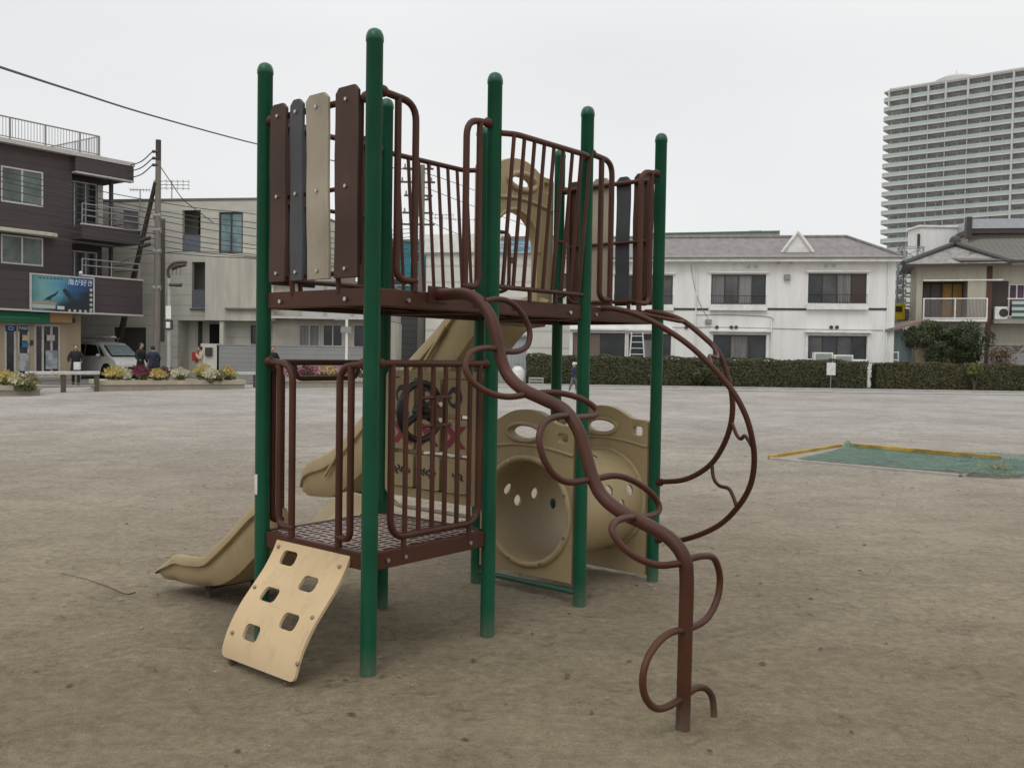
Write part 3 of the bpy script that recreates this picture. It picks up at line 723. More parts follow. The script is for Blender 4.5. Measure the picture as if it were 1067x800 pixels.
def glass(name, col=(.03, .035, .038), r=.12): return mat(name, col, r, var=.5, scale=.7, spec=.5)
def siding(name, col, pitch=.12, vert=False, rough=.7, var=.08, depth=.5):
    """painted boards or panels: fine relief lines plus staining"""
    if name in MATS: return MATS[name]
    m = mat(name, col, rough, var, .8); nt = m.node_tree; b = nt.nodes['Principled BSDF']
    tc = nt.nodes.new('ShaderNodeTexCoord'); sx = nt.nodes.new('ShaderNodeSeparateXYZ'); nt.links.new(tc.outputs['Object'], sx.inputs[0])
    w = nt.nodes.new('ShaderNodeMath'); w.operation = 'PINGPONG'; w.inputs[1].default_value = pitch/2
    nt.links.new(sx.outputs['X' if vert else 'Z'], w.inputs[0])
    mr = nt.nodes.new('ShaderNodeMapRange'); mr.inputs['From Max'].default_value = pitch*.12; nt.links.new(w.outputs[0], mr.inputs['Value'])
    mx = nt.nodes.new('ShaderNodeMix'); mx.data_type = 'RGBA'; nt.links.new(mr.outputs[0], mx.inputs['Factor'])
    mx.inputs['A'].default_value = (*[c*(1-depth) for c in col], 1); nt.links.new(nt.nodes['Color Ramp'].outputs[0], mx.inputs['B'])
    nt.links.new(mx.outputs['Result'], b.inputs['Base Color'])
    return m
def stained(name, col, stain, rough=.85, amt=.5):
    """render or concrete with vertical weather streaks"""
    return mat(name, col, rough, scale=1.2, stretch=(2.2, 2.2, .35), col2=stain, contrast=(.42, .80))
dark_wall = siding('dark_brown_cladding', (.066, .050, .050), .45, rough=.75, depth=.25)
shop_beige = stained('shop_beige_render', (.42, .33, .22), (.34, .26, .18))
trim = mat('pale_trim', (.50, .48, .44), .6)
alu = mat('aluminium_frame', (.52, .50, .46), .45)
darkframe = mat('bronze_frame', (.045, .035, .030), .5)
void = mat('unlit_interior', (.012, .011, .010), .9)
gl_dark = glass('window_glass_dark'); gl_green = glass('window_glass_green', (.10, .13, .11), .2); gl_blue = glass('window_glass_blue', (.15, .23, .24), .18)
gl_curt = mat('window_with_drawn_curtain', (.16, .155, .15), .35, var=.35, scale=2.5, stretch=(6, 1, .2)); gl_frost = mat('frosted_glass', (.30, .31, .31), .4)
concrete = stained('weathered_concrete', (.30, .28, .245), (.20, .19, .165))
wh_wall = stained('white_render', (.80, .79, .765), (.66, .64, .59)); wh_trim = mat('white_trim', (.74, .73, .70), .6, var=.12, scale=3)
grey_wall = siding('grey_green_cladding', (.54, .52, .45), .55, rough=.8, var=.1, depth=.18)
grey_smooth = stained('grey_beige_render', (.58, .55, .47), (.40, .375, .315))
blockm = siding('concrete_block', (.27, .27, .26), .22, depth=.3)
railm = mat('galvanised_rail', (.26, .25, .24), .5)
tar = mat('black_cable', (.055, .055, .058), .6)

# ---- kerbs, soil strip
def strip(name, pts, z0, z1, m, kind='structure', th=0):
    pass
def kerb(name, a, b, w, h, m):
    a, b = Vector(a), Vector(b); e = (b-a); n = Vector((-e.y, e.x, 0)).normalized()*w; mb = MB(); N = 24; R = []
    for i in range(N+1):
        p = a+e*i/N; q = p+n; z = gz(p.x, p.y)
        R.append([mb.bm.verts.new(v) for v in ((p.x, p.y, z-.2), (p.x, p.y, z+h), (q.x, q.y, z+h), (q.x, q.y, z-.2))])
    for i in range(N):
        for k in range(3): mb.bm.faces.new((R[i][k], R[i][k+1], R[i+1][k+1], R[i+1][k]))
    o = mb.build(name, m, None, smooth=False); o['kind'] = 'structure'; return o
ka, kb = at(372, 402, 42.2), at(1120, 411, 38.6)
kerb('kerb', (ka.x, ka.y, 0), (kb.x, kb.y, 0), .32, .11, mat('kerb_concrete', (.36, .345, .32), .85, scale=3))
kerb('dark_strip', (ka.x-.02, ka.y-1.25, 0), (kb.x-.02, kb.y-1.25, 0), .20, .006, mat('dark_strip_tone', (.11, .10, .09), .9, scale=2))  # thin dark strip along the near side of the drain
kerb('kerb_drain', (ka.x-.02, ka.y-1.05, 0), (kb.x-.02, kb.y-1.05, 0), 1.03, .020, mat('drain_concrete', (.40, .385, .36), .9, scale=2))
kerb('soil_bed', (ka.x+.02, ka.y+.325, 0), (kb.x+.02, kb.y+.325, 0), 3.4, .07, mat('bed_soil', (.10, .085, .05), .95, scale=3, col2=(.16, .15, .07), bump=.5, bscale=8))
ra, rb = at(-120, 395, 36.8), at(372, 402, 41.6)
kerb('street', (ra.x, ra.y, 0), (rb.x, rb.y, 0), 9.5, .02, mat('street_asphalt', (.13, .13, .125), .85, scale=1.2, var=.15))

# ---- foliage
def leafm(name, c1, c2): 
    m = mat(name, c1, .6, scale=4.5, col2=c2, contrast=(.28, .70), spec=.3)
    return m
def leaves(mb, centre_fn, n, size):
    for i in range(n):
        p, nrm = centre_fn()
        d = Vector((random.gauss(0, 1), random.gauss(0, 1), random.gauss(0, 1))).normalized()
        a = (nrm+d*.9).normalized().orthogonal().normalized(); a.rotate(Matrix.Rotation(random.random()*6.28, 3, (nrm+d*.6).normalized()))
        b = a.cross((nrm+d*.7).normalized()).normalized(); s = size*random.uniform(.6, 1.4)
        v = [mb.bm.verts.new(p+a*s*x+b*s*.55*y) for x, y in ((-1, 0), (0, -.8), (1, 0), (0, .8))]
        mb.bm.faces.new(v)
def hedge(label, a, b, depth, top_a, top_b, m, nleaf, seed):
    random.seed(seed)
    """a,b ground ends of the front face"""
    e = (b-a); e.z = 0; Lh = e.length; e.normalize(); n = Vector((-e.y, e.x, 0)); th = thing('hedge', label, 'hedge', (a+b)/2, math.atan2(e.y, e.x))
    mb = MB(); N = max(4, int(Lh/.5)); R = []
    H = lambda t: top_a+(top_b-top_a)*t
    for i in range(N+1):
        t = i/N; x = -Lh/2+Lh*t; h = H(t)-.05+.03*math.sin(i*2.3)
        R.append([mb.bm.verts.new(v) for v in ((x, .07, -.1), (x, .07+.03*math.sin(i), h*.6), (x, .12, h-.05), (x, depth*.5, h), (x, depth-.1, h-.05), (x, depth-.05, -.1))])
    for i in range(N):
        for k in range(5): mb.bm.faces.new((R[i][k], R[i][k+1], R[i+1][k+1], R[i+1][k]))
    mb.bm.faces.new(R[0]); mb.bm.faces.new(R[-1][::-1])
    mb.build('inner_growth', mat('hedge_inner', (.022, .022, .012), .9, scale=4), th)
    def fn():
        t = random.random(); x = -Lh/2+Lh*t; h = H(t)
        lump = .06*math.sin(x*1.9+seed)+.05*math.sin(x*4.3)
        q = random.random()
        if q < .72: z = h*(random.random()**.8); return Vector((x, -.02+lump*.6+random.uniform(-.03, .09), z)), Vector((0, -1, .15))
        if q < .95: return Vector((x, random.uniform(0, depth), h+lump*.7+random.uniform(-.05, .03))), Vector((0, -.2, 1))
        sgn = random.choice((-1, 1)); return Vector((sgn*(Lh/2+random.uniform(-.03, .05)), random.uniform(0, depth), random.random()*h)), Vector((sgn, 0, 0))
    mb = MB(); leaves(mb, fn, nleaf, .055); mb.build('foliage', m, th, smooth=False, normals=False)
    return th
hl = leafm('hedge_leaves', (.026, .034, .013), (.100, .096, .046)); hr = leafm('hedge_leaves_red_tinged', (.028, .034, .013), (.105, .090, .040))
A, B = on_ground(549, 42.6), on_ground(904, 41.0)
hedge('long clipped dark green hedge in front of the white house', A, B, .9, at(549, 370.5, 42.6).z-A.z, at(904, 376, 41).z-B.z, hl, 21000, 3)
A, B = on_ground(914, 41.0), on_ground(1100, 40.2)
hedge('clipped hedge to the right of the gap, in front of the balcony house', A, B, .9, at(914, 378, 41.0).z-A.z, at(1100, 381, 40.2).z-B.z, hr, 12000, 5)
def shrub(name, label, px, py, Y, rx, rz, m, n, cat='shrub', group=None, size=.06, seed=1, stem=True):
    random.seed(seed); c = at(px, py, Y); g = gz(c.x, c.y); th = thing(name, label, cat, (c.x, c.y, g), 0, group)
    hz = c.z-g; lobes = [(Vector((random.uniform(-.6, .6)*rx, random.uniform(-.5, .5)*rx, hz+random.uniform(-.55, .55)*rz)), random.uniform(.35, .6)) for _ in range(9)]
    if stem:
        mb = MB()
        for k in range(5):
            q = lobes[k][0]; mb.tube(catmull([(random.uniform(-.05, .05), random.uniform(-.05, .05), -.1), (q.x*.4, q.y*.4, q.z*.5), q], 4), [.035, .01], 6)
        mb.build('stem', mat('bark', (.09, .065, .045), .9), th)
    def fn():
        l, r = random.choice(lobes); d = Vector((random.gauss(0, 1), random.gauss(0, 1), random.gauss(0, 1))).normalized(); k = random.uniform(.6, 1)
        p = l+Vector((d.x*r*rx, d.y*r*rx, d.z*r*rz))*k; p.z = max(p.z, .02); return p, d
    mb = MB(); leaves(mb, fn, n, size); mb.build('foliage', m, th, smooth=False, normals=False); return th
dk = leafm('evergreen_leaves', (.012, .024, .009), (.05, .07, .022)); dk2 = leafm('evergreen_leaves_light', (.025, .038, .013), (.085, .10, .035))
shrub('evergreen_bush', 'round dark evergreen bush rising above the hedge, right of the tan wall', 1011, 357, 43.2, 1.35, 1.15, dk, 6500, 'bush', seed=11)
shrub('evergreen_bush', 'leaner loose evergreen bush in front of the balcony, left of the round dark bush', 974, 347, 43.6, 1.35, .85, dk2, 4200, 'bush', seed=12)
shrub('evergreen_bush', 'low drooping bush against the tan wall behind the hedge', 979, 367, 42.8, .75, .65, dk, 1800, 'bush', seed=13)
shrub('reddish_shrub', 'small reddish green shrub showing over the right end of the hedge', 1050, 371, 42.8, 1.0, .55, leafm('red_green_leaves', (.06, .07, .03), (.20, .10, .06)), 800, 'bush', seed=14)
shrub('round_shrub', 'rounded shrub bulging out of the long hedge below the white house', 727, 391, 41.5, .62, .52, hl, 1700, 'bush', seed=15)
shrub('yellow_green_shrub', 'yellow green sprig growing out of the right hedge', 1016, 387, 40.25, .42, .35, leafm('yellow_green', (.07, .085, .02), (.15, .16, .04)), 600, 'bush', seed=16, size=.05)

# ---- white house
f = Facade('white_house', 'long white two storey house with grey hipped roof behind the hedge', 'house', 593, 46.2, 931, 43.8)
z0 = -.3; W2 = f.w; zt = f.hit(760, 270)[1]; D = 6.5
up = [f.r(640, 287, 701, 317), f.r(741, 286, 798, 317), f.r(842, 285, 903, 316)]
dn = [f.r(597, 347, 651, 372), f.r(655, 348, 699, 373), f.r(743, 349, 798, 374), f.r(842, 350, 903, 374)]
f.wall('wall', wh_wall, (0, z0, W2, zt), up+dn, 0, .18)
f.box('wall', wh_wall, (0, z0, W2, zt-.01), .2, D); 
gl_grey = glass('window_glass_grey', (.085, .085, .085), .25); gl_frost2 = mat('net_curtain', (.20, .20, .195), .5, var=.15, scale=3, stretch=(5, 1, .3))
for i, r_ in enumerate(up):
    w = f.window(r_, 4, darkframe, ([gl_curt, gl_dark, gl_frost2, gl_grey], [gl_curt, gl_grey, gl_frost2, gl_dark], [gl_dark, gl_grey, gl_curt, gl_dark])[i], .07)
    a, b, c, d = r_
    MB().box((a-.12, -.14, d+.06), (c+.12, 0, d+.14)).build('hood', wh_trim, w, smooth=False)
    MB().box((a-.06, -.22, b-.30), (c+.06, 0, b-.06)).build('sill', wh_trim, w, smooth=False)
    m = MB(); m.tube([(a-.02, -.18, b+.40), (c+.02, -.18, b+.40)], .014, 6); m.tube([(a-.02, -.18, b), (c+.02, -.18, b)], .010, 6)
    n = int((c-a)/.11)
    for k in range(n+1): x = a+(c-a)*k/n; m.tube([(x, -.18, b-.06), (x, -.18, b+.40)], .008, 4)
    m.build('railing', darkframe, w, smooth=False)
a, b, c, d = up[2]; f.box('shutter', mat('brown_shutter', (.055, .035, .030), .6), (c-(c-a)*.25, b+.05, c-.04, d-.05), .02, .05)
for i, r_ in enumerate(dn):
    w = f.window(r_, (3, 2, 3, 4)[i], darkframe if i else darkframe, (gl_dark, gl_dark, [gl_dark, gl_curt, gl_dark], [gl_grey, gl_dark, gl_grey, gl_dark])[i], .07)
    a, b, c, d = r_
    MB().plate([(a-.12, b-.1), (c+.12, b-.1), (c+.12, d+.12), (a-.12, d+.12)], [[(a-.03, b-.05), (c+.03, b-.05), (c+.03, d+.03), (a-.03, d+.03)]], -.08, 0, 'xz').build('surround', wh_trim, w, smooth=False)
    MB().box((a-.18, -.26, d+.14), (c+.18, 0, d+.22)).build('hood', wh_trim, w, smooth=False)
a, b, c, d = dn[0]; f.box('shutter', siding('taupe_shutter', (.17, .12, .10), .1, True), (a+.05, b+.05, a+(c-a)*.52, d-.05), .0, .05)
a, b, c, d = dn[1]; f.box('curtain', gl_curt, (a+(c-a)*.35, b+.06, a+(c-a)*.6, d-.3), .055, .07)
# dark belt course, seen as three runs between the sills
for x0, x1 in ((700, 738), (800, 840), (905, 924)):
    q = f.r(x0, 321, x1, 323.2); f.box('belt_course', darkframe, q, -.03, 0)
for px, py in ((715, 341), (759, 273+47), (762, 341), (767, 341), (866, 341), (872, 341), (811, 274), (824, 274), (780, 278), (788, 278), (861, 277), (869, 277), (747, 341)):
    x, z = f.hit(px, py); MB().tube([(x, 0, z), (x, -.07, z)], .085, 12).build('vent_pipe', darkframe if py > 300 else alu, f.o)
for px, w_, hh in ((738, .30, .22), (820, .28, .26)):
    x, z = f.hit(px, 335 if px < 800 else 289); MB().box((x-w_/2, -.18, z-hh/2), (x+w_/2, 0, z+hh/2)).build('meter_box', railm, f.o, smooth=False, bevel=.02)
for px in (724, 923, 803):
    x, zb_ = f.hit(px, 372); _, z1 = f.hit(px, 273); MB().tube([(x, -.06, 0 if px != 803 else 0), (x, -.06, z1 if px != 803 else f.hit(803, 332)[1])], .035, 8).build('downpipe', wh_trim, f.o)
for pts in ([(720, 276), (724, 300), (730, 318), (738, 332)], [(724, 328), (760, 328), (800, 330), (806, 334)], [(700, 341), (760, 341), (845, 343), (920, 344)]):
    m = MB(); m.tube(catmull([(f.hit(*p)[0], -.03, f.hit(*p)[1]) for p in pts], 4), .014, 5); m.build('wall_cable', railm, f.o)
# eaves and hipped roof
ov = .45; ze = zt+.02
f.box('fascia', wh_trim, (-ov, zt-.16, W2+.15, zt+.05), -ov, -ov+.04); f.box('soffit', wh_trim, (-ov, zt-.06, W2+.15, zt-.02), -ov+.04, .0)
m = MB(); m.tube([(-ov, -ov-.05, zt+.04), (W2+.18, -ov-.05, zt+.04)], .06, 8); m.build('gutter', railm, f.o)
rx1, ry, rzz = f.loc(at(882, 247.5, 47.4)); rx0 = -3
roofm = mat('weathered_roof_tiles', (.155, .135, .130), .85, scale=3.5, stretch=(1, .35, .35), col2=(.255, .235, .230), contrast=(.25, .75))
mb = MB(); V = lambda *a: mb.bm.verts.new(a)
e0, e1, e2, e3 = V(-ov, -ov-.06, zt+.06), V(W2+.20, -ov-.06, zt+.06), V(W2+.20, 2*ry+ov, zt+.06), V(-ov, 2*ry+ov, zt+.06)
r0, r1 = V(1.5, ry, rzz), V(rx1, ry, rzz)
for q in ((e0, e1, r1, r0), (e1, e2, r1), (e2, e3, r0, r1), (e3, e0, r0), (e0, e3, e2, e1)): mb.bm.faces.new(q)
rf = mb.build('roof', roofm, f.o, smooth=False)
m = MB(); m.tube([(1.5, ry, rzz+.04), (rx1, ry, rzz+.04), (W2+.15, -ov, zt+.1)], .09, 8); m.build('ridge_tiles', roofm, rf)
gx, _ = f.hit(832, 255)
gz0, gz1 = f.hit(832, 263)[1]+.05, f.hit(832, 245)[1]+.12
m = MB(); m.plate([(gx-.62, gz0), (gx+.62, gz0), (gx, gz1)], [], .35, 2.6, 'xz'); dm = m.build('dormer', wh_trim, rf, smooth=False)
m = MB()
for s_ in (-1, 1): m.tube([(gx+s_*.72, .25, gz0-.02), (gx, .25, gz1+.1)], .07, 6)
m.build('dormer_trim', wh_trim, dm)
for x0, y0, x1, y1, lab in ((848, 367, 868, 384, 'larger white air conditioner unit behind the hedge, left of its twin'), (869, 369.5, 889, 384, 'smaller white air conditioner unit behind the hedge, right of its twin')):
    p = at((x0+x1)/2, y1, 42.9); a, b, c, d = at(x0, y0, 42.9).x, p.z, at(x1, y0, 42.9).x, at(x0, y0, 42.9).z
    th = thing('air_conditioner', lab, 'air conditioner', (p.x, 42.9, gz(p.x, 42.9)), 0, 'outdoor air conditioner units by the white house'); w = c-a; h = d-gz(p.x, 42.9)
    MB().box((-w/2, 0, .05), (w/2, .32, h)).build('casing', wh_trim, th, smooth=False, bevel=.02)
    MB().plate(rrect(-w*.42, h-.58, w*.42, h-.06, .05), [], -.012, 0, 'xz').build('grille', mat('grey_grille', (.30, .32, .30), .6), th, smooth=False)
# ladder in front of the house
th0 = on_ground(664, 44.5); th = thing('stepladder', 'white aluminium stepladder standing before the dark ground floor window', 'ladder', th0)
tz = at(664, 346, 44.5).z-th0.z; whm = mat('ladder_alu', (.60, .60, .58), .4)
for s_ in (-1, 1): MB().tube([(s_*.44, 0, 0), (s_*.26, .18, tz)], .035, 6).build('rail', whm, th)
for k in range(8):
    t = .12+k*.115; MB().tube([(-.44+.18*t, .18*t, tz*t), (.44-.18*t, .18*t, tz*t)], .022, 6).build('rung', whm, th)
# sign on hedge
p = at(866, 384.5, 40.55); th = thing('notice_board', 'small blank white notice board on a stake before the hedge', 'sign', (p.x, p.y, gz(p.x, p.y)))
hb = p.z-gz(p.x, p.y)
MB().plate(rrect(-.19, hb-.26, .19, hb+.28, .02), [], -.01, .01, 'xz').build('board', mat('notice_white', (.62, .61, .60), .5), th, smooth=False)
MB().box((-.02, .012, -.2), (.02, .04, hb+.2)).build('stake', mat('grey_wood', (.2, .18, .15), .8), th, smooth=False)

# ---- white building with the blue roof, left of the white house
f = Facade('blue_roofed_building', 'plain cream building with a blue and white striped roof edge behind the climbing frame', 'building', 443, 53, 596, 51)
zt = f.hit(520, 263)[1]; W2 = f.w
wn_ = [f.r(584, 285, 594, 301), f.r(530, 268, 536, 275)]
f.wall('wall', siding('cream_panel_wall', (.62, .61, .55), .9, rough=.7, depth=.3), (0, -.3, W2, zt), wn_, 0, .2)
f.box('wall', wh_wall, (0, -.3, W2, zt-.01), .2, 8)
for r_ in wn_: f.window(r_, 1, darkframe, gl_dark)
q = f.r(523, 251, 597, 264)
f.box('roof_edge', mat('blue_white_roof', (.10, .27, .40), .5, scale=1.1, stretch=(1, 1, 8), col2=(.45, .52, .55), contrast=(.45, .55)), (q[0], q[1], q[2]+.3, q[3]), -.3, .5)
f.box('roof', mat('brown_grey_roof', (.20, .17, .15), .8), (q[0], q[3], q[2]+.3, q[3]+.25), -.1, 8)
q = f.r(443, 244, 522, 263); f.box('parapet', wh_trim, q, -.1, 8)
f.box('cable_tray', railm, f.r(443, 263.5, 522, 265), -.15, -.1)
def antenna(name, label, px, Y, y_top, y_bot, rows, wid=.9):
    t = at(px, y_top, Y); b = at(px, y_bot, Y); th = thing(name, label, 'antenna', (b.x, b.y, b.z)); h = t.z-b.z
    MB().tube([(0, 0, -.3), (0, 0, h)], .03, 6).build('mast', railm, th)
    for k in range(rows):
        z = h*(1-.16*k); m = MB(); m.tube([(-wid/2, 0, z), (wid/2, 0, z)], .02, 4)
        for j in range(7): x = -wid/2+wid*j/6; m.tube([(x, -.25+.02*j, z), (x, .25-.02*j, z)], .012, 4); m.tube([(x, 0, z-.10), (x, 0, z+.10)], .012, 4)
        m.build('boom', railm, th)
antenna('roof_antenna', 'television antenna on the cream building seen between the rail bars, left one', 461, 53, 224, 246, 2, 1.2)
antenna('roof_antenna', 'television antenna on the cream building seen between the rail bars, right one', 484, 53, 229, 246, 1, 1.6)
antenna('roof_antenna', 'thin fishbone antenna on the grey building beside the wooden pole', 179, 50, 189, 212, 3, 1.8)
antenna('roof_antenna', 'small antenna standing left of the leaning pole strut', 146, 50, 198, 214, 1, 1.0)
# teal building
f = Facade('teal_building', 'narrow blue teal building glimpsed between the upper rail bars', 'building', 404, 60, 446, 60)
zt = f.hit(425, 252)[1]
zl_ = f.hit(425, 322)[1]; f.box('wall', siding('teal_cladding', (.035, .20, .25), .5, depth=.3), (0, zl_, f.w, zt), 0, 7); f.box('lower_wall', siding('charcoal_siding', (.07, .07, .07), .4), (0, -.3, f.w, zl_-.01), -.02, 7)
for r_ in ([f.r(412, 262, 420, 272)], [f.r(428, 262, 440, 274)], [f.r(410, 290, 440, 298)]): f.window(r_[0], 2, alu, gl_dark, -.04)
f.box('roof', railm, (-.1, zt, f.w+.1, zt+.15), -.1, 7.1)
# grey shed
f = Facade('metal_shed', 'pale grey corrugated metal shed beside the left end of the long hedge', 'shed', 505, 44, 549, 44)
zt = f.hit(535, 351)[1]
f.box('wall', siding('corrugated_grey', (.33, .34, .35), .18, True, depth=.35), (0, -.2, f.w, zt), 0, 3)
mb = MB(); mb.box((-.1, -.15, zt), (f.w+.1, 3.1, zt+.10)); mb.build('roof', railm, f.o, smooth=False)
# white plastic tank beside it
p = on_ground(540, 42.6); th = thing('water_butt', 'small white plastic container by the grey shed', 'container', p)
h = at(540, 381, 42.6).z-p.z
MB().lathe([(.30, .0), (.32, .05), (.32, h*.72), (.24, h*.86), (.17, h*.94), (.17, h)], seg=16).build('body', mat('white_plastic', (.60, .60, .56), .5), th)
MB().tube([(-.1, -.1, h), (0, -.1, h+.08), (.1, -.1, h)], .02, 6).build('handle', darkframe, th)
p = on_ground(559, 42.2); th = thing('plastic_crate', 'grey slatted crate on the soil in front of the hedge', 'crate', p)
m = MB()
for z in (.04, .17, .30):
    m.box((-.33, -.2, z), (.33, -.17, z+.07)); m.box((-.33, .17, z), (.33, .2, z+.07)); m.box((-.33, -.17, z), (-.30, .17, z+.07)); m.box((.30, -.17, z), (.33, .17, z+.07))
m.build('slatted_sides', mat('crate_grey', (.34, .33, .30), .7), th, smooth=False)
for x in (-.31, .31):
    for y in (-.18, .18): MB().box((x-.02, y-.015, 0), (x+.02, y+.015, .37)).build('corner_post', mat('crate_grey', (.34, .33, .30)), th, smooth=False)

# ---- green roofed building behind
f = Facade('green_roofed_building', 'building with a pale green roof edge showing above the white house ridge', 'building', 680, 62, 806, 60)
q = f.r(680, 243, 803, 251); W2 = f.w
f.box('wall', stained('far_white', (.5, .5, .47), (.42, .42, .40)), (0, 0, W2, q[1]), 0, 8)
f.box('roof', mat('green_metal_roof', (.20, .25, .20), .5), (-.2, q[1], W2+.2, q[3]-.05), -.3, 8)
f.box('roof_edge', mat('green_edge', (.10, .17, .12), .5), (-.2, q[3]-.05, W2+.2, q[3]+.04), -.35, 8.1)
x, z = f.hit(787, 241); MB().box((x-.4, 2, q[3]), (x+.4, 2.8, z+.3)).build('roof_vent', railm, f.o, smooth=False)

# ---- tower block
def tower():
    f = Facade('apartment_tower', 'tall pale apartment tower with stacked balconies in the distance', 'apartment tower', 921, 318, 1105, 285)
    conc = mat('tower_concrete', (.50, .495, .475), .7, var=.06, scale=.1); gwall = mat('tower_wall', (.46, .46, .44), .7, var=.1, scale=.2)
    grail = mat('tower_glass_rail', (.37, .43, .40), .3, var=.08, scale=.3); gl = mat('tower_window', (.22, .24, .24), .2, var=.4, scale=.3)
    zt = f.hit(940, 86)[1]; fh = 3.14; n = int(zt/fh); W2 = f.w+20; D = 22
    f.box('wall', gwall, (0, 0, W2, n*fh), 0, D)
    bx = [f.hit(px, 200)[0] for px in (947, 966, 984, 1007, 1031, 1054)]+[f.hit(1054, 200)[0]+k*7.2 for k in range(1, 9)]
    bx = [0]+[b for b in bx if b < W2]
    def balc(z):
        m = MB(); r = 1.6
        pts = [(W2, -1.7)]+[(-.6+1.6*math.sin(R_(a))*-1, -.1-1.6*math.cos(R_(a))) for a in range(0, 91, 15)]+[(-2.2, D*.8), (0, D*.8), (0, 0), (W2, 0)]
        return pts
    P = balc(0)
    m = MB(); m.plate(P, [], -.16, .30, 'xy'); sl = m.build('balcony_slab', conc, f.o, smooth=False)
    rl = [(W2, -1.68), (-.6, -1.66), (-1.4, -1.45), (-2.0, -.9), (-2.16, -.1), (-2.16, D*.75)]
    m = MB()
    for a, b in zip(rl, rl[1:]):
        q = [m.bm.verts.new(v) for v in ((*a, .22), (*b, .22), (*b, 1.25), (*a, 1.25))]; m.bm.faces.new(q)
        q = [m.bm.verts.new(v) for v in ((a[0], a[1]+.08, .22), (b[0], b[1]+.08, .22), (b[0], b[1]+.08, 1.25), (a[0], a[1]+.08, 1.25))]; m.bm.faces.new(q)
    rr = m.build('glass_rail', grail, sl, smooth=False, normals=False)
    for k in range(n+1):
        if k == 0: sl.location = (0, 0, fh*1); continue
        if k == 1: continue
        c = copy_part(sl, f.o, (0, 0, fh*k))
        if k < n: copy_part(rr, c)
    # windows behind the balconies
    wins = []
    m0 = None
    for k in range(n-1, -1, -1):
        for a, b in zip(bx, bx[1:]):
            w = b-a; wins.append((a+w*.10, a+w*.48, k*fh)); wins.append((a+w*.56, a+w*.90, k*fh))
    big = wins[:96]; rest = wins[96:]
    for a, b, z in big:
        MB().box((a, -.06, z+.35), (b, .0, z+2.45)).build('window', gl, f.o, smooth=False)
    m = MB()
    for a, b, z in rest: m.box((a, -.06, z+.35), (b, .0, z+2.45))
    o = m.build('window', gl, f.o, smooth=False); o['kind'] = 'stuff'
    for k, b in enumerate(bx[1:]):
        ztop = n*fh+.2; zb_ = 0 if k == 5 else (n-2)*fh
        MB().box((b-.28, -1.95, zb_), (b+.28, -.02, ztop)).build('fin', conc, f.o, smooth=False)
    MB().box((-.3, -1.95, (n-2)*fh), (.15, -.02, n*fh+.2)).build('fin', conc, f.o, smooth=False)
    for k, b in enumerate(bx[1:]): MB().box((b-.09, -1.60, 0), (b+.09, -.07, (n-2)*fh)).build('balcony_partition', gwall, f.o, smooth=False) if k != 5 else None
    px0, px1 = f.hit(970, 80)[0], f.hit(1012, 78)[0]
    MB().lathe([(0.1, 3.9), (1.5, 3.8), (4.6, 3.1), (6.4, 2.2), (6.6, 0)][::-1], ((px0+px1)/2, 6.7, n*fh+.2), 28).build('rooftop_dome', conc, f.o)
    m = MB(); m.tube([((px0+px1)/2, 6.7, n*fh+4), ((px0+px1)/2, 6.7, n*fh+5.6)], .12, 6); m.build('mast', conc, f.o)
    MB().plate([(0, -1.9), (W2, -1.9), (W2, D), (0, D)], [], n*fh+.24, n*fh+.8, 'xy').build('roof', conc, f.o, smooth=False)
tower()

# ---- balcony house on the right
f = Facade('balcony_house', 'old cream house with tiled hip roof and a white railed balcony at right', 'house', 953, 46, 1031, 45)
zt = f.hit(992, 276)[1]; W2 = f.w; cream = stained('aged_cream_render', (.52, .49, .40), (.42, .38, .29))
wr_ = [f.r(961, 293, 1008, 332)]
f.wall('wall', cream, (0, -.3, W2, zt), wr_, 0, .15); f.box('wall', cream, (0, -.3, W2, zt-.01), 1.2, 3)
f.box('wall', cream, (0, -.3, .15, zt-.01), .15, 1.2); f.box('wall', cream, (W2-.15, -.3, W2, zt-.01), .15, 1.2)
f.box('balcony_floor', concrete, (.15, wr_[0][1]-.15, W2-.15, wr_[0][1]), .15, 1.2)
q = f.r(961, 293, 984, 330); f.window(q, 2, darkframe, mat('grey_curtain', (.14, .12, .12), .6), 1.1)
q = f.r(984, 293, 1007, 330); f.window(q, 2, darkframe, mat('ochre_curtain', (.48, .27, .07), .7), 1.1, label='window with a bright ochre curtain')
m = MB(); a, b, c, d = f.r(960, 312, 1026, 333); 
m.box((a, -.75, b-.12), (c, 0, b)); m.build('balcony_slab', wh_trim, f.o, smooth=False)
rl = MB()
for z in (b+.05, d): rl.box((a, -.75, z-.025), (c, -.70, z+.025))
for k in range(3): x = a+(c-a-.05)*k/2; rl.box((x, -.755, b), (x+.06, -.695, d))
rl = rl.build('balcony_rail', wh_trim, f.o, smooth=False)
m = MB()
for k in range(46): x = a+.05+(c-a-.1)*k/45; m.box((x-.012, -.74, b), (x+.012, -.71, d))
m.build('balusters', mat('grey_baluster', (.16, .15, .15), .6), rl, smooth=False)
m = MB(); m.tube([(a, -.5, f.hit(990, 293)[1]), (W2+.4, -.5, f.hit(990, 293)[1])], .035, 6); m.build('laundry_pole', wh_trim, f.o)
f.box('corner_post', mat('dark_red_post', (.10, .045, .035), .7), (W2-.22, -.3, W2+.02, zt), -.03, 0)
tile = mat('grey_kawara_tiles', (.17, .16, .15), .8, scale=4, col2=(.30, .28, .26), contrast=(.4, .6))
mb = MB(); o_ = .7; V = lambda *a: mb.bm.verts.new(a); ax, ay, az = f.loc(at(995, 254.5, 48.5))
q = [V(-o_, -o_, zt), V(W2+o_, -o_, zt), V(W2+o_, 5, zt), V(-o_+.3, 5, zt)]; t = V(ax-.3, ay, az); t2 = V(ax+.3, ay+.3, az)
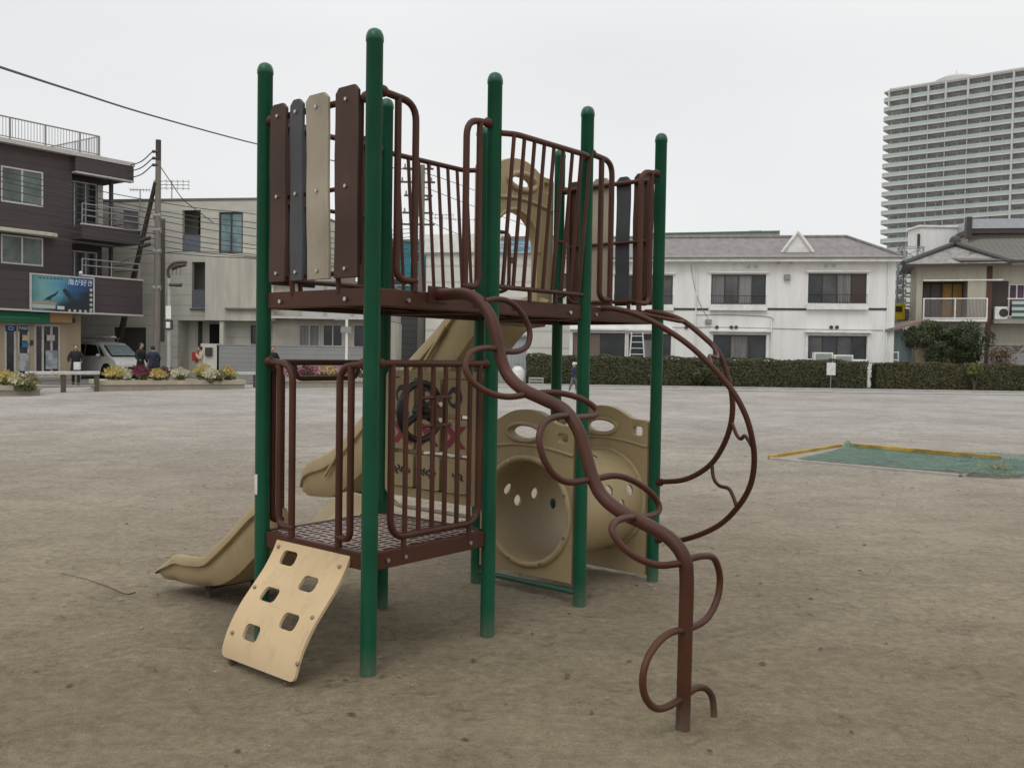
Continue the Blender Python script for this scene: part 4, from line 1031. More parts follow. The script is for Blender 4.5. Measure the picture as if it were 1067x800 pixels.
for g in ((q[0], q[1], t2, t), (q[1], q[2], t2), (q[2], q[3], t, t2), (q[3], q[0], t), (q[0], q[3], q[2], q[1])): mb.bm.faces.new(g)
rf = mb.build('roof', tile, f.o, smooth=False)
m = MB()
for c_ in ((-o_, -o_, zt+.05), (W2+o_, -o_, zt+.05)): m.tube([(ax, ay, az+.05), c_], .12, 6)
m.ball((ax, ay, az+.15), (.28, .28, .3), u=8, v=6); m.build('ridge_tiles', mat('dark_ridge', (.07, .068, .065), .8), rf)
f.box('eave', darkframe, (-o_, zt-.14, W2+o_, zt-.01), -o_, -o_+.05)
# neighbour house with brown roof
f = Facade('brown_roofed_house', 'cream house with brown corrugated roof, slatted shutter and striped cloth at the right edge', 'house', 1031, 45.4, 1130, 44.4)
zt = f.hit(1050, 276)[1]; W2 = f.w
wr_ = [f.r(1051, 296, 1068, 330), f.r(1070, 296, 1100, 330)]
f.wall('wall', cream, (0, -.3, W2, zt), wr_, 0, .2); f.box('wall', cream, (0, -.3, W2, zt-.01), .2, 7)
for r_ in wr_: f.window(r_, 2, wh_trim, mat('dark_purple_pane', (.03, .012, .03), .3, col2=(.12, .05, .10), scale=2))
f.box('slatted_shutter', siding('brown_slats', (.06, .045, .040), .10, True), f.r(1031, 293, 1050, 334), -.06, 0)
f.box('balcony_slab', concrete, f.r(1031, 334, 1110, 338), -.9, 0)
m = mat('striped_cloth', (.05, .10, .09), .8, scale=1, col2=(.45, .50, .46)); nt = m.node_tree
tc = nt.nodes.new('ShaderNodeTexCoord'); sx = nt.nodes.new('ShaderNodeSeparateXYZ'); mm = nt.nodes.new('ShaderNodeMath'); mm.operation = 'PINGPONG'; mm.inputs[1].default_value = .14
nt.links.new(tc.outputs['Object'], sx.inputs[0]); nt.links.new(sx.outputs['Z'], mm.inputs[0]); mr = nt.nodes.new('ShaderNodeMapRange'); mr.inputs['From Min'].default_value = .06; mr.inputs['From Max'].default_value = .075
nt.links.new(mm.outputs[0], mr.inputs['Value']); nt.links.new(mr.outputs[0], nt.nodes['Color Ramp'].inputs[0])
nt.nodes['Color Ramp'].color_ramp.elements[0].position = 0; nt.nodes['Color Ramp'].color_ramp.elements[1].position = 1
q = f.r(1049, 313, 1100, 333); f.box('balcony_cloth', m, q, -.92, -.88)
m = MB(); m.tube([(q[0]-.2, -.9, q[3]+.02), (q[2], -.9, q[3]+.02)], .03, 6); m.build('balcony_rail', wh_trim, f.o)
q = f.r(1034, 320, 1047, 333); ac_ = f.box('air_conditioner_unit', wh_trim, q, -.5, -.2); cx_, cz_ = (q[0]+q[2])/2, (q[1]+q[3])/2
MB().tube([(cx_+.1, -.51, cz_), (cx_+.1, -.50, cz_)], .2, 14).build('fan_grille', darkframe, ac_)
m = MB(); zr = zt; A0 = f.loc(at(1005, 264, 47)); 
mb = MB(); V = lambda *a: mb.bm.verts.new(a)
q = [V(-1.6, -.9, zt+.15), V(W2, -.9, zt+.15), V(W2, 3.5, f.hit(1060, 246)[1]+.3), V(.2, 3.5, f.hit(1060, 246)[1]+.3), V(-2.2, 2.0, zt+.75)]
mb.bm.faces.new(q); q2 = [V(v.co.x, v.co.y+.02, v.co.z-.14) for v in q]; mb.bm.faces.new(q2[::-1])
for i in range(5): mb.bm.faces.new((q[i], q[(i+1) % 5], q2[(i+1) % 5], q2[i]))
mb.build('roof', siding('brown_corrugated_roof', (.115, .105, .088), .25, True, depth=.5), f.o, smooth=False)
f.box('eave', darkframe, (-1.6, zt, W2, zt+.12), -.95, -.88)
# white block and grey roof behind them
f = Facade('white_rendered_building', 'blank white rendered building behind the tiled balcony house', 'building', 955, 52, 1006, 52)
f.box('wall', wh_wall, (0, 0, f.w, f.hit(980, 237)[1]), 0, 1.6); f.box('roof', wh_trim, (-.1, f.hit(980, 237)[1], f.w+.1, f.hit(980, 235)[1]), -.1, 1.7)
f.box('drainpipe', darkframe, f.r(955.5, 244, 957.5, 262), -.15, 0)
f = Facade('grey_roofed_building', 'building with a wide pale grey roof band at the right edge', 'building', 1005, 50, 1120, 49)
q = f.r(1006, 229, 1120, 239); f.box('wall', mat('greige_wall', (.30, .28, .25), .8), (0, 0, f.w, q[1]-.25), 0, 8)
f.box('roof', mat('pale_metal_roof', (.40, .42, .45), .5), (0, q[1], f.w, q[3]), -.5, 8); f.box('roof_edge', darkframe, (-.1, q[1]-.25, f.w, q[1]), -.45, 8); f.box('gutter_end', darkframe, (-.25, q[1]-.5, .02, q[3]+.1), -.6, -.2)
f = Facade('garden_shed', 'small blue grey shed between the white house and the hedge', 'shed', 927, 44, 950, 44)
f.box('wall', siding('teal_grey_shed', (.15, .19, .19), .3, True, depth=.2), (0, -.2, f.w, f.hit(938, 345)[1]), 0, 2.5)
mb = MB(); z = f.hit(938, 345)[1]; mb.plate([(-.3, z-.05), (f.w+.6, z+.45), (f.w+.6, z+.57), (-.3, z+.07)], [], -.4, 2.7, 'xz'); mb.build('roof', mat('rusty_roof', (.22, .17, .14), .8), f.o, smooth=False)
p = on_ground(932, 43); th = thing('trellis', 'small white garden trellis leaning by the blue grey shed', 'trellis', p); hh = at(932, 366, 43).z-p.z
for x in (-.18, .18): MB().box((x-.02, 0, 0), (x+.02, .03, hh)).build('upright', wh_trim, th, smooth=False)
for k in range(3): MB().box((-.16, .005, hh-.06-k*.35), (.16, .025, hh-.02-k*.35)).build('crossbar', wh_trim, th, smooth=False)
f = Facade('garden_wall', 'low tan garden wall half hidden by bushes', 'wall', 956, 43.6, 1003, 43.6)
f.box('wall', stained('tan_garden_wall', (.34, .27, .18), (.26, .2, .14)), (0, -.2, f.w, f.hit(980, 358)[1]), 0, .15); f.box('coping', concrete, (-.03, f.hit(980, 358)[1], f.w+.03, f.hit(980, 358)[1]+.08), -.04, .19)
f = Facade('block_wall', 'grey block wall behind the right hedge', 'wall', 1030, 43.8, 1120, 43.2)
f.box('wall', blockm, (0, -.2, f.w, f.hit(1050, 360)[1]), 0, .15); f.box('coping', concrete, (-.03, f.hit(1050, 360)[1], f.w+.03, f.hit(1050, 360)[1]+.09), -.04, .19)
# yellow sign and scaffold pylon behind
f = Facade('yellow_signboard', 'small yellow signboard with a dark panel beyond the white house', 'sign', 929, 48.5, 943, 48.5)
q = f.r(929, 316, 943, 333); f.box('panel', mat('sign_yellow', (.62, .48, .02), .5), q, 0, .1); f.box('dark_panel', darkframe, f.r(933, 319, 940, 325), -.02, 0)
f.box('post', railm, (f.w/2-.05, -.2, f.w/2+.05, q[1]), .02, .12)
p = on_ground(946, 49.5); th = thing('lattice_mast', 'grey steel lattice mast between the white house and the tower', 'mast', p); hh = at(946, 258, 49.5).z-p.z
m = MB()
cr = [(-.55, -.4), (.55, -.4), (.55, .4), (-.55, .4)]
for x, y in cr: m.tube([(x, y, 0), (x*.9, y*.9, hh)], .05, 5)
for k in range(14):
    z, z2 = hh*k/14, hh*(k+1)/14
    for i in range(4):
        a, b = cr[i], cr[(i+1) % 4]; m.tube([(*a, z), (*b, z2)], .028, 4); m.tube([(*a, z2), (*b, z2)], .028, 4)
m.build('lattice', mat('lattice_grey', (.30, .31, .32), .6), th)
MB().box((-.75, -.5, hh*.45), (-.2, .2, hh*.55)).build('junction_box', railm, th, smooth=False); MB().box((.1, -.6, hh*.66), (.6, -.1, hh*.75)).build('junction_box', railm, th, smooth=False)

# ---- dark brown shop building at left
f = Facade('dark_brown_building', 'three storey dark brown building with balconies over a dive shop', 'building', 0, 42, 134, 47.2)
o = f.o; xr = f.hit(118, 300)[0]; xl = -5.; zc = f.hit(60, 160)[1]
wA = f.r(1, 176, 45, 213); wB = f.r(1, 246, 45, 276); wA2 = (wA[0]-3.2, wA[1], wA[0]-1.2, wA[3])
re3 = f.r(75, 183, 118, 238); re2 = f.r(75, 256, 118, 290); zg_ = f.hit(70, 325)[1]
z3 = re3[1]; z2 = re2[1]
f.wall('wall', dark_wall, (xl, zg_, xr, zc), [wA, wA2, wB, (re3[0], z3, xr-.12, re3[3]), (re2[0], z2, xr-.12, re2[3])], 0, .2)
f.box('wall', dark_wall, (xl, zg_, xr, zc-.01), 1.0, 9)
for zz in (z3-.2, z2-.2): f.box('balcony_floor', dark_wall, (re3[0], zz, xr, zz+.2), .2, 1.0)
f.box('wall', dark_wall, (re3[0]-.15, zg_, re3[0], zc-.01), .2, 1.0); f.box('wall', dark_wall, (xl, zg_, xl+.2, zc-.01), .2, 1.0); f.box('wall', dark_wall, (xl+.2, zc-.2, re3[0]-.15, zc-.01), .2, 1.0)
f.box('wall', dark_wall, (re3[0], re3[3], xr, zc-.01), .2, 1.0)
for w_ in (wA, wA2, wB): f.window(w_, 2, alu, gl_green, .03, fw=.07)
for w_ in (re3, re2):
    a, b, c, d = w_; f.window((a+.08, b+.02, c-.30, d-.22), 3, alu, gl_dark, .95, fw=.06, name='sliding_door')
# canopies and cornice
xe = f.w+.05; zc0 = f.hit(126, 190)[1]
f.box('cornice', dark_wall, (re3[0], re3[3]+.02, xe, zc-.02), -.02-.3, 0 ); f.box('roof_coping', trim, (xl, zc-.01, xe+.05, zc+.18), -.36, 9)
f.box('roof_overhang', dark_wall, (xr, re3[3]+.02, xe, zc-.02), 0, 6)
f.box('balcony_lip', trim, (re3[0], re3[3]-.06, xe, re3[3]+.018), -.36, 0)
# upper balcony front
q = f.r(75, 238, 134, 253)
f.box('balcony_front', dark_wall, (re3[0], q[1], xe, q[3]-.04), -.9, -.75); f.box('balcony_front', dark_wall, (xe-.14, q[1], xe, q[3]-.04), -.75, 1.4); f.box('balcony_lip', trim, (re3[0]-.02, q[3]-.04, xe+.02, q[3]+.03), -.93, -.72)
f.box('balcony_floor', dark_wall, (re3[0], q[1], xe-.14, q[1]+.15), -.75, 1.4)
m = MB(); zr = f.hit(100, 217)[1]
for z in (zr, zr-.28, zr-.55): m.tube([(re3[0], -.84, z), (xe, -.84, z), (xe-.05, 1.3, z)], .03, 6)
for x in (re3[0]+.02, (re3[0]+xe)/2, xe-.02): m.tube([(x, -.84, q[3]), (x, -.84, zr)], .035, 6)
m.build('balcony_rail', railm, o)
f.box('balcony_screen', mat('smoked_screen', (.10, .09, .095), .4), (xr+.05, q[3]+.05, xe-.06, zr-.02), -.80, -.78)
f.box('door_panel', mat('pale_panel', (.46, .43, .38), .6), (xr-.45, q[3], xr-.18, re3[3]-.3), .6, .66)
# lower band, carries the picture sign
qb = f.r(0, 288, 136, 325)
f.box('balcony_front', dark_wall, (xl, qb[1], xe+.1, qb[3]), -.95, -.78); f.box('balcony_front', dark_wall, (xe-.05, qb[1], xe+.1, qb[3]), -.78, 1.4); f.box('balcony_lip', trim, (re2[0]-.1, qb[3], xe+.12, qb[3]+.08), -.98, -.75); f.box('balcony_lip', trim, (xl, qb[1]-.08, xe+.12, qb[1]), -.98, 1.4)
f.box('balcony_floor', dark_wall, (xl, qb[1], xe-.06, qb[1]+.15), -.78, 1.4)
m = MB(); zr = f.hit(100, 271, -.84)[1]
for z in (zr, zr-.3): m.tube([(re2[0], -.84, z), (xe, -.84, z), (xe, 1.3, z)], .03, 6)
for x in (re2[0]+.02, (re2[0]+xe)/2, xe-.02): m.tube([(x, -.84, qb[3]), (x, -.84, zr)], .035, 6)
m.build('balcony_rail', railm, o)
# awning hoods on windows
for w_ in (wB,):
    m = MB(); zz = f.hit(28, 243)[1]; x0, x1 = xl+2, f.hit(57, 243)[0]
    m.plate([(x0, -.55), (x1-.4, -.55), (x1-.1, -.45), (x1, -.2), (x1, 0), (x0, 0)], [], zz-.09, zz+.09, 'xy'); m.build('window_canopy', mat('canopy_cream', (.50, .47, .38), .6), o, smooth=False, bevel=.03)
# roof rail
m = MB(); zr = zc+1.05; x1 = f.hit(101, 150)[0]
m.tube([(xl, -.2, zr+.1), (x1, -.2, zr+.1), (x1, 5, zr+.1)], .035, 6); m.tube([(xl, -.2, zc+.28), (x1, -.2, zc+.28), (x1, 5, zc+.28)], .025, 6)
for px in (-20, 8, 45, 81, 101): x = f.hit(px, 150)[0]; m.tube([(x, -.2, zc+.1), (x, -.2, zr+.1)], .045, 6)
x = xl
while x < x1: m.tube([(x, -.2, zc+.28), (x, -.2, zr+.1)], .013, 4); x += .14
y = -.1
while y < 5: m.tube([(x1, y, zc+.28), (x1, y, zr+.1)], .013, 4); y += .14
m.build('roof_railing', railm, o)
m = MB(); m.plate([(xl, zc+.1), (f.hit(20, 150)[0], zc+.1), (f.hit(1, 130)[0], zc+1.3), (xl, zc+2.0)], [], 1.2, 3.0, 'xz'); m.build('stair_housing', mat('roof_housing', (.19, .175, .15), .7), o, smooth=False)
# light spot lamps over sign
x, z = f.hit(70, 286.5); MB().ball((x, -1.15, z+.05), .09, u=10, v=8).build('sign_lamp', mat('lamp_white', (.7, .68, .65), .4), o)
# ground floor shop front (set back)
gy = .15; q = f.r(0, 325, 88, 395); zt_ = qb[1]-.09; xs1 = f.hit(86, 360)[0]
dr = [f.r(5, 338, 17, 393, gy), f.r(18.5, 338, 31, 393, gy), f.r(36, 338, 63, 393, gy)]
hs = [(a, max(b, .02), c, d) for a, b, c, d in dr]
f.wall('shop_wall', shop_beige, (xl, -.3, xs1, zt_), hs, gy, gy+.3)
f.box('shop_wall', shop_beige, (xl, -.3, xs1, zt_-.01), gy+.35, 9)
shopdk = mat('shop_interior', (.018, .015, .016), .25, col2=(.06, .045, .05), scale=2)
for i, h_ in enumerate(hs):
    w = f.window(h_, (1, 1, 3)[i], alu, shopdk, gy+.05, 'shop_window' if i < 2 else 'shop_door', fw=.09)
blue = mat('poster_navy', (.012, .03, .12), .5); paper = mat('poster_paper', (.46, .46, .45), .6, col2=(.22, .26, .30), scale=2.5, contrast=(.45, .55)); note = mat('notice_cream', (.50, .44, .28), .6); wt = mat('lettering_white', (.75, .75, .75), .5)
def poster(x0, y0, x1, y1, m, name='poster'):
    q = f.r(x0, y0, x1, y1, gy); return f.box(name, m, q, gy-.012, gy-.002), q
poster(5.8, 339, 16.5, 345, blue); b_, q = poster(19.2, 339, 30, 345, blue)
text('PADI', (q[3]-q[1])*.8, wt, o, Matrix.Translation(((q[0]+q[2])/2, gy-.02, (q[1]+q[3])/2)) @ UP)
q = f.r(5.8, 339, 16.5, 345, gy); MB().plate(ell((q[0]+q[2])/2, (q[1]+q[3])/2, .13, .10), [ell((q[0]+q[2])/2, (q[1]+q[3])/2, .07, .05)], gy-.02, gy-.013, 'xz').build('emblem', mat('pale_blue', (.2, .35, .6), .5), o, smooth=False)
poster(19.5, 368, 30.5, 386.5, paper); poster(47.5, 365, 60, 384.5, paper); poster(23, 349, 30, 355, note); poster(48.5, 349, 57, 355, mat('notice_pale', (.50, .47, .42), .6))
poster(22.5, 356.5, 29.5, 362, mat('badge_blue', (.05, .15, .30), .5))
q = f.r(0, 325.5, 50, 336, -.2); f.box('shop_awning', mat('awning_green', (.015, .17, .08), .6, scale=1), (xl, q[1], q[2], q[3]), -.35, gy-.02)
MB().box((xl+.3, -.355, (q[1]+q[3])/2-.05), (q[2]-.5, -.351, (q[1]+q[3])/2+.02)).build('awning_stripe', mat('awning_lettering', (.06, .28, .16), .6), o, smooth=False)
q = f.r(51, 326.5, 74, 336, -.2); f.box('shop_fascia', mat('orange_fascia', (.52, .26, .10), .7, col2=(.45, .33, .18), scale=1.5), q, -.3, gy-.02)
x, z = f.hit(76.5, 334); MB().tube([(x, gy, z), (x, gy-.12, z)], .13, 12).build('wall_vent', darkframe, o)
x, z = f.hit(34.5, 357); MB().box((x-.07, gy-.05, z-.12), (x+.07, gy-.002, z+.12)).build('intercom', darkframe, o, smooth=False)
# the picture sign: a thing of its own, fixed on the band
q = f.r(31, 287, 98, 326, -1.0)
m_ = bpy.data.materials.new('underwater_photo_print'); m_.use_nodes = True; nt = m_.node_tree; N = nt.nodes.new; K = nt.links.new; b = nt.nodes['Principled BSDF']; b.inputs['Roughness'].default_value = .35
tc = N('ShaderNodeTexCoord'); mp = N('ShaderNodeMapping'); mp.inputs['Scale'].default_value = (1/(q[2]-q[0]), 1, 1/(q[3]-q[1])); K(tc.outputs['Object'], mp.inputs[0])
sx = N('ShaderNodeSeparateXYZ'); K(mp.outputs[0], sx.inputs[0]); nz = N('ShaderNodeTexNoise'); nz.inputs['Scale'].default_value = 3.5; nz.inputs['Detail'].default_value = 5; K(mp.outputs[0], nz.inputs['Vector'])
ad = N('ShaderNodeMath'); ad.operation = 'MULTIPLY_ADD'; K(nz.outputs[0], ad.inputs[0]); ad.inputs[1].default_value = .35; K(sx.outputs['X'], ad.inputs[2])
r1 = N('ShaderNodeValToRGB'); cr_ = r1.color_ramp; cr_.elements[0].position = .12; cr_.elements[0].color = (.03, .16, .16, 1); cr_.elements[1].position = 1.0; cr_.elements[1].color = (.01, .10, .32, 1)
for p_, c_ in ((.38, (.16, .34, .34, 1)), (.60, (.10, .30, .38, 1)), (.80, (.015, .13, .30, 1))): e_ = cr_.elements.new(p_); e_.color = c_
K(ad.outputs[0], r1.inputs[0])
s2_ = N('ShaderNodeMath'); s2_.operation = 'SUBTRACT'; K(sx.outputs['X'], s2_.inputs[0]); K(sx.outputs['Z'], s2_.inputs[1])
a2_ = N('ShaderNodeMath'); a2_.operation = 'MULTIPLY_ADD'; K(nz.outputs[0], a2_.inputs[0]); a2_.inputs[1].default_value = .5; K(s2_.outputs[0], a2_.inputs[2])
mr = N('ShaderNodeMapRange'); mr.inputs['From Min'].default_value = .12; mr.inputs['From Max'].default_value = .60; K(a2_.outputs[0], mr.inputs['Value'])
mx = N('ShaderNodeMix'); mx.data_type = 'RGBA'; K(mr.outputs[0], mx.inputs['Factor']); K(r1.outputs[0], mx.inputs['A']); mx.inputs['B'].default_value = (.006, .012, .022, 1); K(mx.outputs['Result'], b.inputs['Base Color'])
w, h = q[2]-q[0], q[3]-q[1]
sg = thing('picture_signboard', 'large framed underwater diving picture sign fixed to the dark brown band', 'signboard', f.p+f.e*q[0]-f.n*1.02+Vector((0, 0, q[1])), f.rz)
MB().box((.05, 0, .05), (w-.05, .03, h-.05)).build('picture', m_, sg, smooth=False)
MB().plate([(0, 0), (w, 0), (w, h), (0, h)], [[(.06, .06), (w-.06, .06), (w-.06, h-.06), (.06, h-.06)]], -.03, .06, 'xz').build('frame', mat('sign_frame_alu', (.50, .50, .49), .4), sg, smooth=False)
text('海が好き', h*.185, wt, sg, Matrix.Translation((w*.775, -.006, h*.83)) @ UP)
for k in range(7): MB().plate(ell(w*(.15+.055*k), h*.90, .018*w, .018*h, 8), [], -.009, -.004, 'xz').build('small_mark', darkframe, sg, smooth=False)
MB().box((w*.03, -.01, h*.10), (w*.38, -.004, h*.20)).build('caption_strip', mat('caption_grey', (.42, .42, .38), .6), sg, smooth=False)
MB().box((w*.03, -.01, h*.215), (w*.40, -.004, h*.27)).build('caption_strip', mat('caption_tan', (.36, .26, .18), .6), sg, smooth=False); MB().box((w*.41, -.01, h*.09), (w*.52, -.004, h*.18)).build('caption_strip', mat('caption_white', (.55, .56, .56), .6), sg, smooth=False)
bdg = mat('badge_cream', (.5, .45, .36), .5)
for k in range(5): MB().tube([(w*.945, -.004, h*(.66-.135*k)), (w*.945, -.012, h*(.66-.135*k))], .045*h, 10).build('badge', bdg, sg)
for k in range(5): MB().tube([(w*(.60+.085*k), -.004, h*.07), (w*(.60+.085*k), -.012, h*.07)], .04*h, 10).build('badge', bdg, sg)
dv = mat('diver_dark', (.01, .03, .035), .6)
for P_ in ([(.15, .26), (.20, .30), (.26, .40), (.32, .46), (.37, .50), (.43, .60), (.42, .53), (.38, .44), (.33, .40), (.30, .32), (.24, .33)], [(.49, .62), (.53, .66), (.58, .60), (.62, .50), (.66, .42), (.64, .34), (.58, .40), (.55, .46), (.52, .52)]):
    MB().plate([(w*x, h*z) for x, z in P_], [], -.008, -.004, 'xz').build('diver_silhouette', dv, sg, smooth=False)

# ---- grey cladded building
f = Facade('grey_building', 'grey beige modern building with recessed balconies behind the utility pole', 'building', 112, 50.5, 290, 49)
o = f.o; zt = f.hit(190, 209)[1]; W2 = f.w
hA = f.r(190, 219, 209, 262); hB = f.r(228, 221, 253, 264); hC = f.r(200, 273, 221, 321); hP = f.r(185, 334, 230, 388)
hP = (hP[0], 0.02, hP[2], hP[3]); hG = f.r(92, 341, 114, 388); hG2 = f.r(118, 341, 152, 388); hG2 = (hG2[0], .02, hG2[2], hG2[3])
f.wall('wall', grey_wall, (-7, -.3, W2, zt), [hA, hB, hC, hP, hG2], 0, .25)
f.box('wall', grey_wall, (-7, -.3, W2, zt-.02), 1.6, 9)
f.box('wall', grey_wall, (-7, -.3, -6.7, zt-.02), .25, 1.6); f.box('wall', grey_wall, (W2-.3, -.3, W2, zt-.02), .25, 1.6); f.box('roof_slab', grey_wall, (-6.7, zt-.3, W2-.3, zt-.02), .25, 1.6)
f.box('roof_coping', mat('dark_coping', (.16, .15, .135), .6), (-7.05, zt, W2+.05, zt+.10), -.05, 9)
for h_, m_ in ((hA, gl_dark), (hC, gl_dark)):
    f.window((h_[0]+.15, h_[1]+.05, h_[2]-.1, h_[3]-.15), 2, darkframe, m_, 1.5, name='sliding_door')
    f.box('balcony_floor', grey_wall, (h_[0]-.05, h_[1]-.25, h_[2]+.05, h_[1]), .25, 1.6)
    f.box('balcony_panel', mat('slate_blue_panel', (.13, .145, .17), .5), (h_[0]+.02, h_[1], h_[2]-.02, h_[1]+(h_[3]-h_[1])*.40), .04, .09)
f.box('window_surround', mat('dark_surround', (.10, .10, .10), .6), (hC[0]-.08, hC[1]-.1, hC[2]+.08, hC[1]-.02), -.1, 0)
f.window(hB, 2, darkframe, gl_blue, .08, fw=.08)
f.box('garage_shutter', siding('dark_garage_shutter', (.075, .074, .068), .15), hG2, .12, .16)
f.box('porch_back', grey_smooth, hP, .25+.9, .25+1.0); f.box('porch_wall', grey_smooth, (hP[0]-.1, 0, hP[0], hP[3]), .25, 1.15); f.box('porch_wall', grey_smooth, (hP[2], 0, hP[2]+.1, hP[3]), .25, 1.15)
q = f.r(208, 337, 230, 360); f.box('porch_opening', void, (q[0], 0.02, q[2], q[3]), 1.10, 1.14); q = f.r(196, 334, 200, 388); f.box('porch_door', darkframe, (q[0], .02, q[2], q[3]), 1.08, 1.14)
q = f.r(163, 228, 172, 356); f.box('dark_panel', mat('dark_olive_panel', (.13, .115, .09), .7), (q[0], q[1], q[2], q[3]), -.03, 0)
bay = f.r(222, 268, 300, 335)
f.box('projecting_bay', grey_smooth, (bay[0], bay[1], W2+.1, bay[3]), -.9, -.02, bevel=.02, smooth=True); f.box('bay_column', grey_smooth, (f.hit(236, 350)[0], -.3, f.hit(240, 350)[0], bay[1]-.01), -.8, -.55)
q = f.r(244, 322, 300, 324); f.box('canopy', mat('dark_coping', (.16, .15, .135)), q, -1.1, -.91)
q = f.r(262, 339, 275, 358); f.window(q, 1, darkframe, gl_dark, -.05)
c_ = f.r(205, 203, 214, 208); MB().lathe([(.32, 0), (.30, .25), (.15, .42), (.01, .48)], ((c_[0]+c_[2])/2, 3, zt+.1), 12).build('roof_vent', wh_trim, o)
# ---- low building right of it, seen over the lower railing
f = Facade('low_grey_building', 'low cream and grey building with three aluminium windows above the block wall', 'building', 284, 48.5, 404, 48.5)
o = f.o; zt = f.hit(330, 296)[1]; zm = f.hit(340, 333)[1]; W2 = f.w
ws = [f.r(311, 338, 333, 361), f.r(336, 338, 357, 361), f.r(368, 338, 392, 362)]
f.wall('wall', stained('low_cream', (.43, .40, .34), (.34, .31, .26)), (0, -.3, W2, zm), ws, 0, .2); f.box('wall', grey_smooth, (0, -.3, W2, zm-.01), .2, 6)
for i, w_ in enumerate(ws): f.window(w_, 2, alu, (gl_curt, gl_dark, gl_dark)[i], .06)
f.box('upper_wall', siding('pale_grey_panels', (.42, .42, .41), 1.4, True, depth=.35), (f.hit(317, 310)[0], zm+.02, W2, zt), -.5, 5.5); f.box('upper_wall', stained('low_cream', (.43, .40, .34), (.34, .31, .26)), (0, zm+.02, f.hit(317, 310)[0]-.01, zt), -.3, 5.5)
f.box('eave', alu, (-.1, zm, W2+.1, zm+.12), -.9, -.51)
f.box('roof', mat('dark_coping', (.16, .15, .135)), (-.1, zt, W2+.1, zt+.12), -.6, 5.6)
# ---- grey block wall in front of both
f = Facade('long_block_wall', 'long grey concrete block garden wall between the flower beds and the grey buildings', 'wall', 226, 45.8, 404, 45.8)
zt = f.hit(300, 361)[1]
f.box('wall', blockm, (0, -.3, f.w, zt), 0, .15); f.box('coping', concrete, (-.03, zt, f.w+.03, zt+.05), -.02, .17); f.box('letter_box', darkframe, f.r(214.5, 362, 221.5, 371), -.12, -.01); f.box('gate_pier', grey_smooth, f.r(209, 358, 228, 392), -.0, .2)

# ---- poles, lamp, wires
p = on_ground(163, 45.8); wood = mat('weathered_pole', (.19, .17, .145), .85, scale=2, stretch=(4, 4, .5)); wood2 = mat('dark_strut', (.060, .045, .038), .8, scale=2)
ht = at(163, 146, 45.8).z-p.z
th = thing('utility_pole', 'tall grey utility pole propped by a dark slanting strut in front of the grey building', 'utility pole', p)
MB().tube([(0, 0, -.3), (.03, 0, ht*.5), (.06, 0, ht-1.0)], [.17, .13], 12).build('pole', wood, th)
MB().tube([(.06, 0, ht-1.0), (.06, 0, ht)], .13, 10).build('pole_top', wood2, th)
a = at(162, 190, 45.7)-p; b = at(125, 352, 49.2)-p
MB().tube([tuple(a), tuple(b), tuple(b+(b-a).normalized()*1.6)], [.10, .16, .17], 10).build('strut', wood2, th)
for k, py in enumerate((158, 165, 172)):
    q = at(159, py, 45.7)-p; MB().tube([tuple(q), tuple(q+Vector((.28, 0, 0)))], [.08, .05], 8).build('insulator', darkframe, th)
for px, py in ((152, 249), (152, 255.5)):
    q = at(px, py, 45.5)-p; MB().tube([tuple(q-Vector((.25, 0, .08))), tuple(q+Vector((.22, 0, .06)))], .09, 8).build('splice_case', darkframe, th)
m = MB()
for py in (225, 240, 262, 300): q = at(164, py, 45.8)-p; m.tube([(q.x-.17, -.02, q.z), (q.x+.17, -.02, q.z)], .14, 8)
m.build('pole_bands', railm, th)
p2 = on_ground(438, 56); ht2 = at(438, 172, 56).z-p2.z
th = thing('utility_pole', 'distant utility pole with many cross arms seen through the upper rail bars', 'utility pole', p2)
MB().tube([(0, 0, -.3), (0, 0, ht2)], [.20, .14], 10).build('pole', wood, th)
for py, w_ in ((176, 1.3), (190, 1.5), (204, 1.2), (208, .9), (222, 1.3), (234, 1.5)):
    z = at(438, py, 56).z-p2.z; c = MB().box((-w_*.9, -.06, z-.05), (w_*.5, .06, z+.05)).build('cross_arm', darkframe, th, smooth=False)
    for k in (-.8, -.35, .35): MB().tube([(w_*k, 0, z), (w_*k, 0, z+.28)], [.07, .05], 6).build('insulator', railm, c)
MB().lathe([(.28, 0), (.30, .1), (.30, .9), (.25, 1.0)], (-.45, -.2, at(438, 216, 56).z-p2.z-.6), 12).build('transformer', railm, th)
def wire(pts, label, grp, r=.016, sag=0, group_only=True):
    P = [at(*q) for q in pts]; c = P[0]
    o = MB().tube(catmull([tuple(v-c) for v in P], 6), r, 5).build('overhead_wire', tar, None); o.location = c
    return tag(o, label, 'wire', grp)
GR = 'black cables strung across the grey building'
ORD = ('topmost', 'second from top', 'third from top', 'fourth from top', 'fifth, middle', 'fourth from bottom', 'third from bottom', 'second from bottom', 'bottom')
for k_, (a_, b_, c_, d_) in enumerate(((172, 210, 224, 254), (177, 219, 233, 258), (182, 223, 239, 262), (190, 229, 247, 265), (199, 237, 256, 270), (207, 244, 260, 273), (214, 249, 266, 277), (222, 256, 269, 279), (236, 262, 270, 281))):
    wire([(-30, a_, 38.5), (70, (a_+b_)/2+1.5, 41.5), (162, b_, 45.8), (215, (b_+c_)/2+1.0, 46.5), (270, c_, 47.5), (350, (c_+d_)/2+3, 51), (436, d_-16, 56)], ORD[k_]+' thin black cable of the nine strung across the grey building', GR, .02)
wire([(125, 274, 42), (140, 268, 42), (162, 264, 45.8), (215, 262, 44), (270, 268, 46.5)], 'sagging cable looping low past the pole at lamp height', None, .018)
